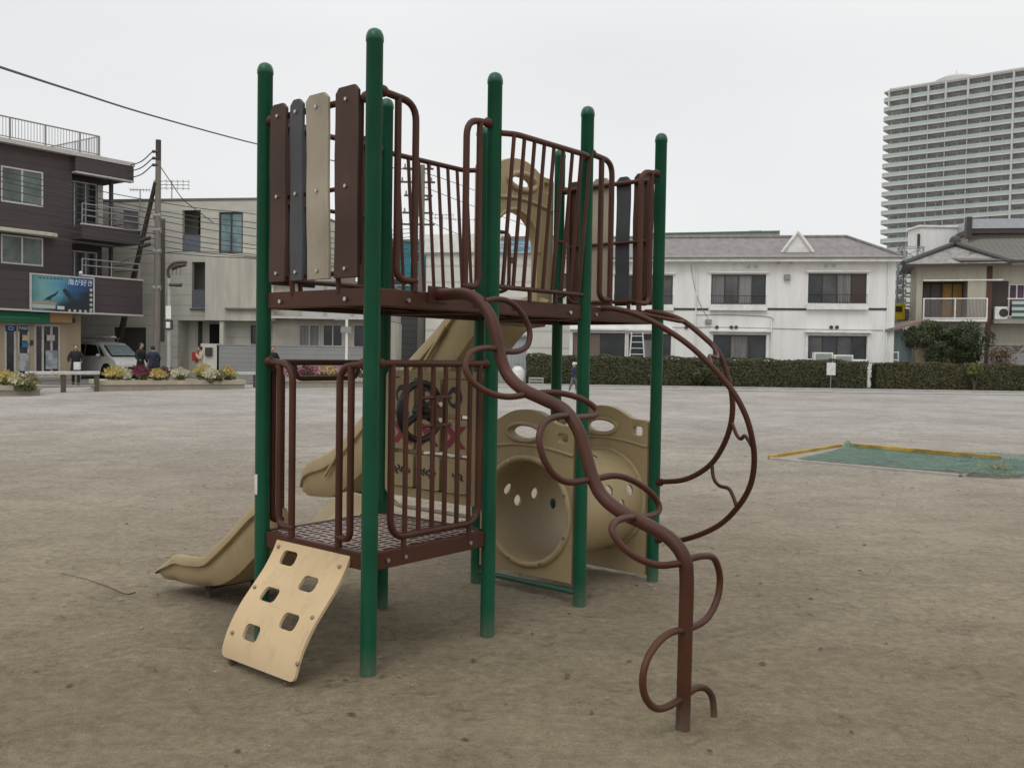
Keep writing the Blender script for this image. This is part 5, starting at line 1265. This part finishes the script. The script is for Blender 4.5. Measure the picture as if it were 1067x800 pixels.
for k, (a_, b_) in enumerate(((173, 158), (179, 165), (186, 172))):
    wire([(133.5, a_, 47.0), (147, (a_+b_)/2+3, 46.4), (159, b_, 45.8)], ('highest', 'middle', 'lowest')[k]+' of three short service wires from the brown building corner to the pole top', None, .028)
wire([(166, 172, 45.8), (178, 190, 46.3), (190, 207, 47), (202, 217, 47.8), (222, 232, 49)], 'service wire drooping from the pole top down to the grey building balcony', None, .022)
wire([(-40, 56, 17), (0, 70, 20), (80, 96, 26), (160, 121, 33), (267, 150, 43), (350, 168, 50), (436, 178, 56)], 'thick single cable crossing the open sky at upper left', None, .030)
for k, yy in enumerate((176, 190, 222)):
    wire([(430, yy, 56), (480, yy+17+k*3, 64), (540, yy+42, 76), (620, 262, 95)], ('topmost', 'middle', 'lowest')[k]+' wire running right from the distant pole behind the bars', None, .022)
# street lamp with curved arm
p = on_ground(176, 40.2); th = thing('street_lamp', 'slim grey street lamp with curved black arm and small plates, right of the utility pole', 'street lamp', p); H1 = at(176, 290, 40.2).z-p.z; H2 = at(176, 273, 40.2).z-p.z
MB().tube([(0, 0, -.1), (0, 0, H1)], [.085, .065], 10).build('pole', mat('pale_pole', (.36, .38, .35), .5), th)
arm = MB().tube(catmull([(0, 0, H1), (-.05, 0, H1+.35), (.15, 0, H2-.08), (.45, 0, H2), (.75, 0, H2)], 6), .065, 8).build('arm', darkframe, th)
MB().tube([(.10, 0, H2-.30), (.30, 0, H2-.16), (.72, 0, H2-.10)], [.09, .12, .07], 8).build('lamp_head', darkframe, th)
for k in range(3): MB().tube([(.18+.17*k, 0, H2-.06), (.12+.17*k, 0, H2-.55)], .012, 4).build('scroll_bar', darkframe, arm)
q = at(176, 331, 40.2).z-p.z; MB().box((-.11, -.09, q-.05), (.11, -.07, q+.50)).build('plate', wh_trim, th, smooth=False)
MB().box((-.20, -.11, q-.52), (.20, -.075, q-.10)).build('plate', darkframe, th, smooth=False); MB().plate([(-.09, q-.44), (.09, q-.44), (.09, q-.18), (-.09, q-.18)], [], -.118, -.111, 'xz').build('pictogram', wh_trim, th, smooth=False)
q = at(184, 297, 40.2).z-p.z; MB().tube([(.02, -.05, q), (.55, -.05, q)], [.06, .09], 8).build('loudspeaker', darkframe, th)
p = on_ground(361, 42.5); th = thing('lamp_post', 'thin white lamp post behind the far flower bed, seen over the lower railing', 'lamp post', p); hh = at(361, 333, 42.5).z-p.z
MB().tube([(0, 0, 0), (0, 0, hh)], .06, 8).build('pole', wh_trim, th); MB().tube([(-.55, 0, hh), (.1, 0, hh)], [.05, .04], 8).build('lamp', railm, th)
MB().box((-.26, -.08, hh-.60), (.2, .08, hh-.32)).build('lamp_box', railm, th, smooth=False)

# ---- planters, flowers, bench rails
plc = stained('planter_concrete', (.33, .29, .23), (.24, .215, .175))
def planter(label, x0, Y0, x1, Y1, top0, depth, left_open=False):
    a, b = on_ground(x0, Y0), on_ground(x1, Y1); e = b-a; e.z = 0; L_ = e.length; rz = math.atan2(e.y, e.x); zt = at(x0, top0, Y0).z-a.z
    th = thing('planter', label, 'planter', a, rz)
    MB().plate([(0, 0), (L_, 0), (L_, depth), (0, depth)], [[(.28, .28), (L_-.28, .28), (L_-.28, depth-.28), (.28, depth-.28)]], -.4, zt-.16, 'xy').build('curb', plc, th, smooth=False)
    MB().plate([(-.06, -.06), (L_+.06, -.06), (L_+.06, depth+.06), (-.06, depth+.06)], [[(.34, .34), (L_-.34, .34), (L_-.34, depth-.34), (.34, depth-.34)]], zt-.157, zt, 'xy').build('coping', mat('coping_stone', (.39, .33, .25), .8, scale=3), th, smooth=False)
    MB().box((.285, .285, -.3), (L_-.285, depth-.285, zt-.08)).build('soil', mat('planter_soil', (.05, .04, .03), .95), th, smooth=False)
    return th, a, e.normalized(), zt
pf = planter('wide concrete planter of yellow and maroon flowers, in the middle of the park edge', 106, 33.6, 255, 36.6, 396.5, 1.9)
pg = planter('concrete planter cut off by the left edge of the picture', -60, 28.9, 41.5, 30.6, 402, 1.9)
ph = planter('concrete planter behind the lower railing of the play structure', 284, 37.2, 404, 39.6, 393.5, 1.6)
def flowers(name, label, px, py, Y, rx, rz, fc, fc2, seed, n=330, group=None, gcol=None):
    random.seed(seed); c = at(px, py, Y); rx *= .72; rz *= .70; th = thing(name, label, 'flowers', (c.x, c.y, c.z-rz*1.35), 0, group)
    gm = gcol or leafm('flower_leaves', (.05, .07, .02), (.14, .16, .06))
    mb = MB()
    def fn():
        d = Vector((random.gauss(0, 1), random.gauss(0, 1), random.gauss(0, 1))).normalized(); k = random.uniform(.3, 1)
        return Vector((d.x*rx*k, d.y*rx*.8*k, rz*.8+d.z*rz*.85*k)), d
    leaves(mb, fn, n, .05); mb.build('foliage', gm, th, smooth=False, normals=False)
    mb = MB()
    for _ in range(int(n*.26)):
        d = Vector((random.gauss(0, 1), random.gauss(0, 1)-.2, abs(random.gauss(0, 1))+.1)).normalized(); k = random.uniform(.6, 1.5); q = Vector((d.x*rx*k, d.y*rx*.8*k, rz*.9+d.z*rz*k)); r = random.uniform(.03, .055)
        for j in range(4):
            a = j*1.57+random.random(); v = Vector((math.cos(a), -.3, math.sin(a))); w_ = Vector((-math.sin(a), 0, math.cos(a)))
            mb.bm.faces.new([mb.bm.verts.new(t) for t in (q, q+v*r+w_*r*.6, q+v*r*1.7, q+v*r-w_*r*.6)])
    mb.build('blossom', mat('petals_'+name, fc, .6, scale=9, col2=fc2, contrast=(.4, .6)), th, smooth=False, normals=False)
    return th
Yw, Mr, Wt, Pk = ((.28, .17, .05), (.50, .43, .12)), ((.07, .006, .02), (.17, .02, .05)), ((.38, .36, .22), (.55, .52, .38)), ((.28, .08, .13), (.45, .26, .29))
for args in (('yellow_flowers', 'yellow flower clump in front of the white van', 121, 389, 34.5, .50, .40, *Yw, 1), ('pale_flowers', 'cream ornamental plant between the yellow and the maroon clumps', 133, 390, 34.6, .22, .36, *Wt, 2),
    ('maroon_flowers', 'large maroon flower clump below the person in black', 147, 388, 34.9, .50, .36, *Mr, 3, 420), ('maroon_flowers', 'maroon flower clump between the two yellow ones, below the person in navy', 171, 387.5, 35.6, .40, .34, *Mr, 4),
    ('yellow_flowers', 'small yellow and maroon mixed flower clump left of the lamp foot', 165, 390, 34.8, .32, .30, *Yw, 5), ('pale_flowers', 'pale yellow flower clump right of the street lamp foot', 187, 389, 35.4, .36, .34, *Wt, 6),
    ('yellow_flowers', 'yellow flower clump right below the person in red and beige', 212, 387, 36.2, .42, .36, *Yw, 7), ('pale_flowers', 'whitish flower clump in the middle of the right half of the planter', 220, 390, 35.7, .30, .36, *Wt, 8),
    ('yellow_flowers', 'bright yellow flower clump at the right end of the wide planter', 237, 388.5, 36.4, .36, .38, *Yw, 9), ('green_plant', 'leafy plant between flowers near the right end of the planter', 228, 391, 36.0, .26, .28, (.10, .10, .04), (.25, .22, .1), 10)):
    flowers(*args)
for k, (px, nm, c_) in enumerate(((290, 'pink_flowers', Pk), (306, 'pink_flowers', Pk), (321, 'maroon_flowers', Mr), (333, 'pink_flowers', Pk), (342, 'yellow_flowers', Yw), (353, 'pink_flowers', Pk), (366, 'maroon_flowers', Mr), (380, 'pale_flowers', Wt))):
    flowers(nm, ('pink flower clump behind the leftmost lower railing loops', 'pink flower clump at the left end of the slide entry bar gap', 'maroon flower clump left of the middle of the slide entry bar gap', 'pink clump just left of the yellow one under the slide entry bar', 'lone yellow flower clump seen under the slide entry bar', 'pink clump just right of the yellow one under the slide entry bar', 'maroon flower clump at the right end under the slide entry bar', 'pale flower clump close to the front green post')[k], px, 386.5, 38.4+.03*(px-290)/3, .42, .36, *c_, 20+k)
for k, (px, py, nm, c_) in enumerate(((8, 393, 'yellow_flowers', Yw), (20, 396, 'pale_flowers', Wt), (-8, 394, 'maroon_flowers', Mr), (30, 397, 'green_plant', ((.10, .10, .04), (.25, .22, .1))))):
    flowers(nm, ('yellow and green flower clump in the planter at the left edge', 'pale flower clump in the left planter below the shop poster', 'maroon flower clump cut by the left picture edge', 'sparse green plant at the right end of the left planter')[k], px, py, 30.2, .38, .36, *c_, 40+k)
def bench_rail(label, x0, Y0, x1, Y1, yt, posts):
    a, b = on_ground(x0, Y0), on_ground(x1, Y1); e = b-a; e.z = 0; L_ = e.length; th = thing('guard_rail', label, 'guard rail', a, math.atan2(e.y, e.x)); zt = at((x0+x1)/2, yt, (Y0+Y1)/2).z-a.z
    MB().box((0, -.11, zt-.12), (L_, .11, zt)).build('top_rail', mat('rail_top_white', (.50, .49, .46), .5), th, smooth=False, bevel=.02)
    MB().tube([(0, 0, .22), (L_, 0, .22)], .035, 8).build('lower_rail', railm, th)
    for t in posts: MB().box((L_*t-.07, -.06, -.3), (L_*t+.07, .06, zt-.121)).build('post', mat('rail_post_brown', (.09, .07, .055), .7), th, smooth=False)
bench_rail('low guard rail with white top in front of the dive shop, between the two planters', 27, 31.6, 103, 33.4, 386.8, (.03, .5, .97))
bench_rail('low guard rail with white top between the wide planter and the rear left post', 240, 37.2, 286, 38.0, 387.5, (.08, .56, .96))

# ---- white van
def van():
    p = on_ground(108, 47.6); th = thing('parked_van', 'white minivan with a roof rack parked beside the dive shop', 'van', p, R_(-33))
    wp = mat('van_white_paint', (.55, .54, .50), .25, var=.05, scale=1, spec=.6); gl = glass('van_glass', (.012, .013, .014), .06); wsg = mat('windscreen_glass', (.20, .25, .27), .08, scale=2)
    prof = [(-2.3, .35), (-2.33, .75), (-2.28, 1.15), (-2.15, 1.72), (-1.9, 1.84), (0, 1.88), (.75, 1.80), (1.05, 1.62), (1.72, 1.12), (2.2, .98), (2.42, .78), (2.48, .50), (2.40, .28), (1.95, .26), (-1.9, .26)]
    m = MB(); rows = []
    for y, sh, up_ in ((-.86, .97, 0), (-.80, 1, 0), (0, 1.01, .02), (.80, 1, 0), (.86, .97, 0)): pass
    def sec(y):
        t = abs(y)/.86; r = []
        for x, z in prof:
            tum = max(0, (z-.95))*.16            # sides lean in above the waist
            yy = y*(1-tum/.86); xx = x*(1-.035*t**3) if x > 0 else x*(1-.02*t**3)
            r.append((xx, yy, z-(.04*t**4 if z > 1.5 else 0)))
        return r
    ys = [-.86, -.82, -.6, 0, .6, .82, .86]; R = [[m.bm.verts.new(v) for v in sec(y)] for y in ys]
    for i in range(len(ys)-1):
        for k in range(len(prof)): m.bm.faces.new((R[i][k], R[i][(k+1) % len(prof)], R[i+1][(k+1) % len(prof)], R[i+1][k]))
    m.bm.faces.new(R[0][::-1]); m.bm.faces.new(R[-1]); m.build('body', wp, th, angle=30, bevel=.02)
    def skin(x, y, z, off=.012):
        s_ = -1 if y < 0 else 1; tum = max(0, z-.95)*.16; return (x, s_*(.862-tum+off), z)
    for s_ in (-1, 1):
        for name, P in (('side_window', [(.95, 1.16), (.55, 1.66), (-.30, 1.70), (-.30, 1.13)]), ('side_window', [(-.38, 1.13), (-.38, 1.70), (-1.25, 1.70), (-1.30, 1.13)]), ('side_window', [(-1.38, 1.14), (-1.34, 1.69), (-1.95, 1.66), (-2.08, 1.20)]), ('quarter_window', [(1.38, 1.10), (.86, 1.58), (.72, 1.62), (1.04, 1.14)])):
            b = MB(); b.bm.faces.new([b.bm.verts.new(skin(x, s_, z)) for x, z in P]); b.build(name, gl, th, smooth=False)
        for x in (-1.45, 1.50):
            w = MB(); M = Matrix.Translation((x, s_*.80, .33)) @ Matrix.Rotation(R_(90), 4, 'X')
            w.lathe([(.20, -.10), (.32, -.10), (.335, -.05), (.335, .05), (.32, .10), (.20, .10)], seg=24, M=M); wh = w.build('wheel', black, th)
            MB().lathe([(.19, -.085), (.20, -.08), (.20, .08), (.19, .085)], seg=20, M=M).build('rim', alu, wh)
            MB().lathe([(.42, -.02), (.42, .02)], seg=28, M=Matrix.Translation((x, s_*.845, .36)) @ Matrix.Rotation(R_(90), 4, 'X')).build('wheel_arch', black, th)
        b = MB(); b.ball((1.02, s_*.98, 1.16), (.09, .12, .09)); b.build('wing_mirror', wp, th)
        b = MB(); b.ball((2.12, s_*.66, .82), (.26, .17, .09)); b.build('headlight', mat('headlight_lens', (.5, .5, .5), .1, spec=.8), th)
        b = MB(); b.box((-2.335, s_*.72-.08, .95), (-2.24, s_*.72+.08, 1.5)); b.build('tail_light', mat('tail_red', (.3, .01, .01), .3), th, smooth=False)
    b = MB(); b.bm.faces.new([b.bm.verts.new(v) for v in ((1.74, -.70, 1.145), (1.74, .70, 1.145), (1.09, .62, 1.625), (1.09, -.62, 1.625))])
    ws = b.build('windscreen', wsg, th, smooth=False)
    for v in ws.data.vertices: v.co += Vector((.022, 0, .03))
    b = MB(); b.plate([(-.74, 1.10), (.74, 1.10), (.66, 1.67), (-.66, 1.67)], [[(-.66, 1.16), (.66, 1.16), (.59, 1.62), (-.59, 1.62)]], 0, .01, 'yz')
    for v in b.bm.verts: v.co.x += 1.80-(v.co.z-1.10)*1.40
    b.build('windscreen_surround', black, th, smooth=False)
    MB().box((2.45, -.5, .42), (2.50, .5, .62)).build('grille', black, th, smooth=False)
    rk = MB()
    for y in (-.45, .45): rk.tube([(-1.2, y, 2.02), (.6, y, 2.02)], .03, 6)
    for x in (-.9, .3): rk.tube([(x, -.62, 2.0), (x, .62, 2.0)], .025, 6); [rk.tube([(x, y, 1.85), (x, y, 2.0)], .02, 6) for y in (-.6, .6)]
    rk = rk.build('roof_rack', railm, th); MB().box((-.2, -.35, 2.04), (1.15, -.05, 2.12)).build('surf_board_case', wh_trim, rk, smooth=False, bevel=.03)
van()

# ---- people
skin_m = mat('skin', (.42, .26, .18), .6); hair_m = mat('black_hair', (.012, .010, .009), .6)
def person(label, loc, rz, h, coat, legs, shoes, skirt=None, bag=None, hat=None, coat_len=.45, stride=.12, arm='down', bend=0, hair='short', bagcol=None):
    th = thing('person', label, 'person', loc, rz); k = h/1.7
    S_ = lambda x, y, z: (x*k, y*k, z*k)
    # skeleton: faces -y ; joints in metres of a 1.7 m figure
    V = [S_(0, 0, .92), S_(0, .01, 1.12), S_(0, 0, 1.36), S_(0, -.01, 1.47), S_(0, -.03, 1.58),
         S_(.09, 0, .88), S_(.10, -stride, .48), S_(.10, -stride*1.2, .08), S_(.10, -stride*1.2-.13, .03), S_(-.09, 0, .88), S_(-.10, stride*.8, .48), S_(-.10, stride*1.6, .09), S_(-.10, stride*1.6-.13, .03),
         S_(.17, 0, 1.37), S_(-.17, 0, 1.37)]
    if arm == 'down': V += [S_(.22, .02, 1.10), S_(.21, -.08, .86), S_(.21, -.10, .77), S_(-.22, .02, 1.10), S_(-.21, -.06, .86), S_(-.21, -.08, .77)]
    elif arm == 'face': V += [S_(.23, -.08, 1.14), S_(.10, -.22, 1.34), S_(.06, -.20, 1.44), S_(-.22, .0, 1.10), S_(-.16, -.18, .98), S_(-.12, -.24, .98)]
    elif arm == 'out': V += [S_(.28, -.02, 1.14), S_(.24, -.16, 1.00), S_(.22, -.22, .98), S_(-.28, -.02, 1.14), S_(-.24, -.16, 1.00), S_(-.22, -.22, .98)]
    E = [(0, 1), (1, 2), (2, 3), (3, 4), (0, 5), (5, 6), (6, 7), (7, 8), (0, 9), (9, 10), (10, 11), (11, 12), (2, 13), (2, 14), (13, 15), (15, 16), (16, 17), (14, 18), (18, 19), (19, 20)]
    rad = [.11, .10, .095, .05, .07, .09, .06, .04, .035, .095, .06, .04, .035, .05, .05, .036, .028, .03, .036, .028, .03]
    if bend:
        for i in (1, 2, 3, 4, 13, 14, 15, 16, 17, 18, 19, 20):
            x, y, z = V[i]; t = max(0, z/k-.92); V[i] = (x, y-bend*t*k, z-bend*.35*t*k)
    me = bpy.data.meshes.new('body'); me.from_pydata(V, E, []); o = bpy.data.objects.new('body', me); COL.objects.link(o)
    sk = o.modifiers.new('s', 'SKIN'); su = o.modifiers.new('u', 'SUBSURF'); su.levels = 1
    for i, v in enumerate(me.skin_vertices[0].data): v.radius = (rad[i]*k, rad[i]*k*(.8 if i < 3 else 1)); v.use_root = (i == 0)
    bpy.context.view_layer.update(); nm = bpy.data.meshes.new_from_object(o.evaluated_get(bpy.context.evaluated_depsgraph_get())); o.modifiers.clear(); o.data = nm; nm.materials.append(skin_m); nm.shade_smooth(); o.parent = th
    J = [Vector(v) for v in V]; hd = J[4]
    m = MB(); m.ball(hd+Vector((0, 0, .03*k)), (.085*k, .10*k, .122*k)); m.ball(hd+Vector((0, -.095*k, .015*k)), (.014*k, .02*k, .022*k), u=6, v=4); m.build('head', skin_m, o)
    m = MB(); m.ball(hd+Vector((0, .018*k, .055*k)), (.097*k, .105*k, .112*k))
    if hair == 'long': m.ball(hd+Vector((0, .05*k, -.06*k)), (.085*k, .06*k, .16*k))
    m.build('hair', hair_m if not hat else hat, th)
    if hat:
        m = MB(); m.tube([hd+Vector((0, -.06*k, .09*k)), hd+Vector((0, -.17*k, .07*k))], [.07*k, .05*k], 8); m.build('cap_peak', hat, th)
    cm = MB()
    zb = (.92-coat_len)
    up_ = lambda z: J[0].lerp(J[2], (z-.92)/.44) if z > .92 else Vector((0, 0, z*k))
    prof = [(zb, .21 if coat_len > .2 else .165), (.80 if coat_len > .2 else .86, .175), (.95, .155), (1.10, .15), (1.25, .178), (1.36, .172), (1.44, .11), (1.47, .07)]
    rings = []
    for z, r in prof:
        c = up_(z)
        rings.append([cm.bm.verts.new(c+Vector((r*1.15*k*math.cos(a*.5236), r*.78*k*math.sin(a*.5236), 0))) for a in range(12)])
    for a, b in zip(rings, rings[1:]):
        for j in range(12): cm.bm.faces.new((a[j], a[(j+1) % 12], b[(j+1) % 12], b[j]))
    cm.bm.faces.new(rings[0][::-1]); cm.bm.faces.new(rings[-1])
    for sgn, (a, b, c) in ((1, (13, 15, 16)), (-1, (14, 18, 19))): cm.tube(catmull([J[a]-Vector((sgn*.05*k, 0, 0)), J[a], J[b], J[c]], 4), [.085*k, .055*k], 8)
    cm.build('coat', coat, th, angle=60)
    if skirt:
        m = MB(); m.lathe([(.17*k, .90*k), (.21*k, .50*k), (.23*k, .42*k)][::-1], seg=14); m.build('skirt', skirt, th)
    for a, b, c in ((5, 6, 7), (9, 10, 11)): MB().tube(catmull([J[a], J[b], J[c]], 4), [.105*k, .055*k], 10).build('trouser_leg', legs, th, angle=60)
    for b, c in ((7, 8), (11, 12)): m = MB(); m.tube([J[b]+Vector((0, .04*k, -.03*k)), J[c]], [.05*k, .042*k], 8); m.build('shoe', shoes, th)
    if bag:
        t = tag(MB().box((-.13, -.07, -.16), (.13, .07, .16)).build('shoulder_bag' if bag != 'tote' else 'carrier_bag', bagcol, None, smooth=False, bevel=.03), None)
        return th, t
    return th
blk_c = mat('black_wool', (.012, .012, .014), .85); navy = mat('navy_cloth', (.020, .024, .055), .8); beige_c = mat('beige_cloth', (.42, .33, .24), .85); red_c = mat('red_cloth', (.28, .02, .03), .8); ych = mat('pale_yellow_cloth', (.48, .40, .22), .85); whc = mat('white_cloth', (.6, .6, .58), .7); greyc = mat('grey_cloth', (.12, .12, .13), .8); darkc = mat('dark_shoe', (.015, .014, .013), .5)
r_ = person('person in a long black coat walking past the dive shop door carrying a bag', on_ground(79, 38.4), R_(25), 1.62, blk_c, blk_c, darkc, coat_len=.42, arm='out', bag='tote', bagcol=whc, hair='long', stride=.16)
bg = r_[1]; tag(bg, 'white carrier bag held by the person in the long black coat', 'bag'); bg.location = r_[0].location+Vector((.16, -.22, .78))
person('person in a black coat standing before the van bonnet', on_ground(146.5, 40.6), R_(70), 1.72, blk_c, blk_c, darkc, coat_len=.3, arm='out', stride=.05)
r_ = person('person in a navy jacket standing just right of the person in black', on_ground(159.5, 40.4), R_(-150), 1.60, navy, blk_c, darkc, coat_len=.15, arm='out', bag='s', bagcol=blk_c, stride=.05)
bg = r_[1]; tag(bg, 'dark shoulder bag hanging beside the person in the navy jacket', 'bag'); bg.location = r_[0].location+Vector((.22, -.16, .80))
r_ = person('person in beige top and pale yellow skirt, hand raised to the face', on_ground(209, 41.2), R_(-60), 1.60, beige_c, skin_m, darkc, skirt=ych, coat_len=.08, arm='face', bag='s', bagcol=red_c, hair='short', stride=.03)
bg = r_[1]; tag(bg, 'red rucksack on the back of the person in the pale yellow skirt', 'bag'); bg.location = r_[0].location+Vector((-.20, -.05, 1.18)); bg.scale = (1.1, 1.3, 1.25)
person('person in dark clothes sitting low behind the rear left post', on_ground(284, 41.5)+Vector((0, 0, 0)), R_(20), 1.62, blk_c, blk_c, darkc, coat_len=.3, arm='out', stride=.03)
person('child in a white cap and dark top walking in front of the long hedge', on_ground(598, 36.5), R_(80), 1.15, navy, greyc, whc, hat=whc, coat_len=.05, arm='down', stride=.14)

# ---- sandpit frame with green net
def sandpit():
    C = [(on_ground(800, 0) if 0 else None)]
    P = [at(800, 479.5, 15.55), at(877, 466, 17.6), at(1045, 481.5, 15.75), at(1003, 497.5, 13.75)]
    P = [Vector((p.x, p.y, gz(p.x, p.y))) for p in P]; c = (P[0]+P[2])/2; c.z = gz(c.x, c.y)
    th = thing('sandpit', 'sunken sandpit edged with worn yellow boards on the right of the field', 'sandpit', c); Q = [p-c for p in P]
    yb = mat('worn_yellow_board', (.20, .12, .02), .7, scale=2.5, col2=(.48, .31, .05)); gb = mat('pale_edge_board', (.34, .32, .28), .8, scale=6)
    for (i, j), m_, hh, nm in (((0, 1), yb, .06, 'yellow_board'), ((1, 2), yb, .09, 'yellow_board'), ((3, 0), gb, .035, 'edge_board'), ((2, 3), gb, .03, 'edge_board')):
        a, b = Q[i], Q[j]; e = (b-a).normalized(); M = Matrix.Translation(a) @ e.to_track_quat('X', 'Z').to_matrix().to_4x4(); L_ = (b-a).length
        MB().box((.05, -.03, -.1), (L_-.035, .03, hh), M).build(nm, m_, th, smooth=False, bevel=.008)
    mb = MB(); mb.bm.faces.new([mb.bm.verts.new((q.x, q.y, q.z+.012)) for q in Q]); mb.build('sand', mat('pit_sand', (.27, .24, .19), .95, scale=4, bump=.4), th, smooth=False)
    # net
    from mathutils import noise
    nm_ = bpy.data.materials.new('green_net'); nm_.use_nodes = True; nt = nm_.node_tree; b = nt.nodes['Principled BSDF']; b.inputs['Roughness'].default_value = .8
    tc = nt.nodes.new('ShaderNodeTexCoord'); n1 = nt.nodes.new('ShaderNodeTexNoise'); n1.inputs['Scale'].default_value = 26; n1.inputs['Detail'].default_value = 3; nt.links.new(tc.outputs['Object'], n1.inputs['Vector'])
    mr = nt.nodes.new('ShaderNodeMapRange'); mr.inputs['From Min'].default_value = .38; mr.inputs['From Max'].default_value = .56; nt.links.new(n1.outputs[0], mr.inputs['Value']); nt.links.new(mr.outputs[0], b.inputs['Alpha'])
    rp = nt.nodes.new('ShaderNodeValToRGB'); rp.color_ramp.elements[0].color = (.040, .105, .075, 1); rp.color_ramp.elements[1].color = (.085, .190, .140, 1); rp.color_ramp.elements[0].position = .35; rp.color_ramp.elements[1].position = .7
    n2 = nt.nodes.new('ShaderNodeTexNoise'); n2.inputs['Scale'].default_value = 3; nt.links.new(tc.outputs['Object'], n2.inputs['Vector']); nt.links.new(n2.outputs[0], rp.inputs[0]); nt.links.new(rp.outputs[0], b.inputs['Base Color'])
    A_, B_, C_, D_ = Q[0].lerp(Q[3], .14)*1+Vector((.1, .12, 0)), Q[1]+Vector((.08, -.06, 0)), Q[2]+Vector((.75, .06, 0)), Q[3]+Vector((.35, -.75, 0))
    D0 = Q[3]+Vector((-.0, .06, 0))
    mb = MB(); NX, NY = 60, 26; R = []
    for j in range(NY+1):
        v = j/NY; row = []
        for i in range(NX+1):
            u_ = i/NX
            front = A_.lerp(D0, min(1, u_/.72)) if u_ < .72 else D0.lerp(C_*.55+D_*.45+Vector((0, 0, 0)), (u_-.72)/.28)
            if u_ > .72: front = front+Vector((0, -.55*math.sin((u_-.72)/.28*math.pi), 0))
            back = B_.lerp(C_, u_)
            p = front.lerp(back, v); p += Vector((noise.noise((p.x*1.3, p.y*1.3, 11)), noise.noise((p.x*1.3, p.y*1.3, 17)), 0))*.22*max(0, (u_-.75)/.25); z = gz(p.x+c.x, p.y+c.y)-c.z+-.0+.03*max(0, noise.noise((p.x*1.6, p.y*1.6, 2)))+.015*noise.noise((p.x*5, p.y*5, 8))
            edge = math.exp(-((v-1)/.07)**2)*(.045+.05*max(0, (u_-.66)/.34))*(1-max(0, (u_-.93)/.07))+.12*math.exp(-((v-1)/.10)**2-(u_/.03)**2)
            fold = .05*abs(noise.noise((p.x*2.5+p.y, p.y*2.5, 4)))*(1 if u_ > .6 else .3)
            row.append(mb.bm.verts.new((p.x, p.y, max(z, .03)+edge*(.8+.4*noise.noise((u_*9, v*3, 1)))+fold)))
        R.append(row)
    for j in range(NY):
        for i in range(NX): mb.bm.faces.new((R[j][i], R[j][i+1], R[j+1][i+1], R[j+1][i]))
    o = mb.build('green_net', nm_, None, angle=180); o.location = c; tag(o, 'crumpled green net spread over the sandpit, bunched up at its right end', 'net')
    rb_ = MB(); rb_.tube([tuple(R[NY][i].co) if False else (0, 0, 0) for i in range(0)] or [(0, 0, 0), (0, 0, .01)], .001, 3) if False else None
sandpit()
random.seed(5); p = at(1040, 492, 14.3); c = Vector((p.x, p.y, gz(p.x, p.y))); m = MB()
for k in range(60):
    a = random.random()*6.28; r = random.random()*.25; q = Vector((r*math.cos(a), r*math.sin(a)*.6, 0)); hh = random.uniform(.05, .16)
    d = Vector((random.gauss(0, .06), random.gauss(0, .06), 0)); m.tube([q, q+d*.6+Vector((0, 0, hh*.6)), q+d*1.4+Vector((0, 0, hh))], [.006, .002], 4)
o = m.build('dry_grass', mat('dry_grass', (.30, .26, .12), .8), None); o.location = c; o['kind'] = 'stuff'
# ---- twig and litter of leaves and pebbles on the ground
P = [Vector((*at(px, py, 7.0)[:2], 0)) for px, py in ()]
def gpt(px, py):
    d = ray(px, py); t = -EYE/d.z; v = Vector((0, 0, EYE))+d*t; return v
a = [gpt(*q) for q in ((64, 598), (88, 604), (112, 612), (131, 620), (141, 618))]; c = a[0]
o = MB().tube(catmull([tuple(v-c+Vector((0, 0, .008))) for v in a], 4), [.002, .0045], 6).build('twig', mat('twig_bark', (.05, .035, .025), .9), None); o.location = c; tag(o, 'long thin dark twig lying on the bare ground at left', 'twig')
random.seed(21); m = MB(); m2 = MB()
from mathutils import noise
for k in range(1100):
    x = random.uniform(-4.5, 6); y = random.uniform(2.6, 16); q = Vector((x, y, gz(x, y)+.006))
    r = random.choice((.004, .006, .008, .012))*random.uniform(.7, 1.3)
    if k % 5 < 2:
        M = Matrix.Translation(q) @ Matrix.Rotation(random.random()*6.28, 4, 'Z') @ Matrix.Diagonal((r, r*random.uniform(.5, .9), r*.5, 1)); bmesh.ops.create_icosphere(m.bm, subdivisions=1, radius=1, matrix=M)
    else:
        a = random.random()*6.28; d = Vector((math.cos(a), math.sin(a), 0)); n = Vector((-d.y, d.x, 0)); r *= 2.0
        m2.bm.faces.new([m2.bm.verts.new(t) for t in (q-d*r, q+n*r*.5+Vector((0, 0, r*.3)), q+d*r, q-n*r*.5)])
o = m.build('pebbles', mat('pebble_grey', (.20, .17, .13), .9, col2=(.40, .36, .30), scale=3), None); o['kind'] = 'stuff'
o = m2.build('fallen_leaf_scraps', mat('leaf_scrap', (.045, .032, .02), .8, col2=(.15, .11, .06), scale=2), None, smooth=False, normals=False); o['kind'] = 'stuff'
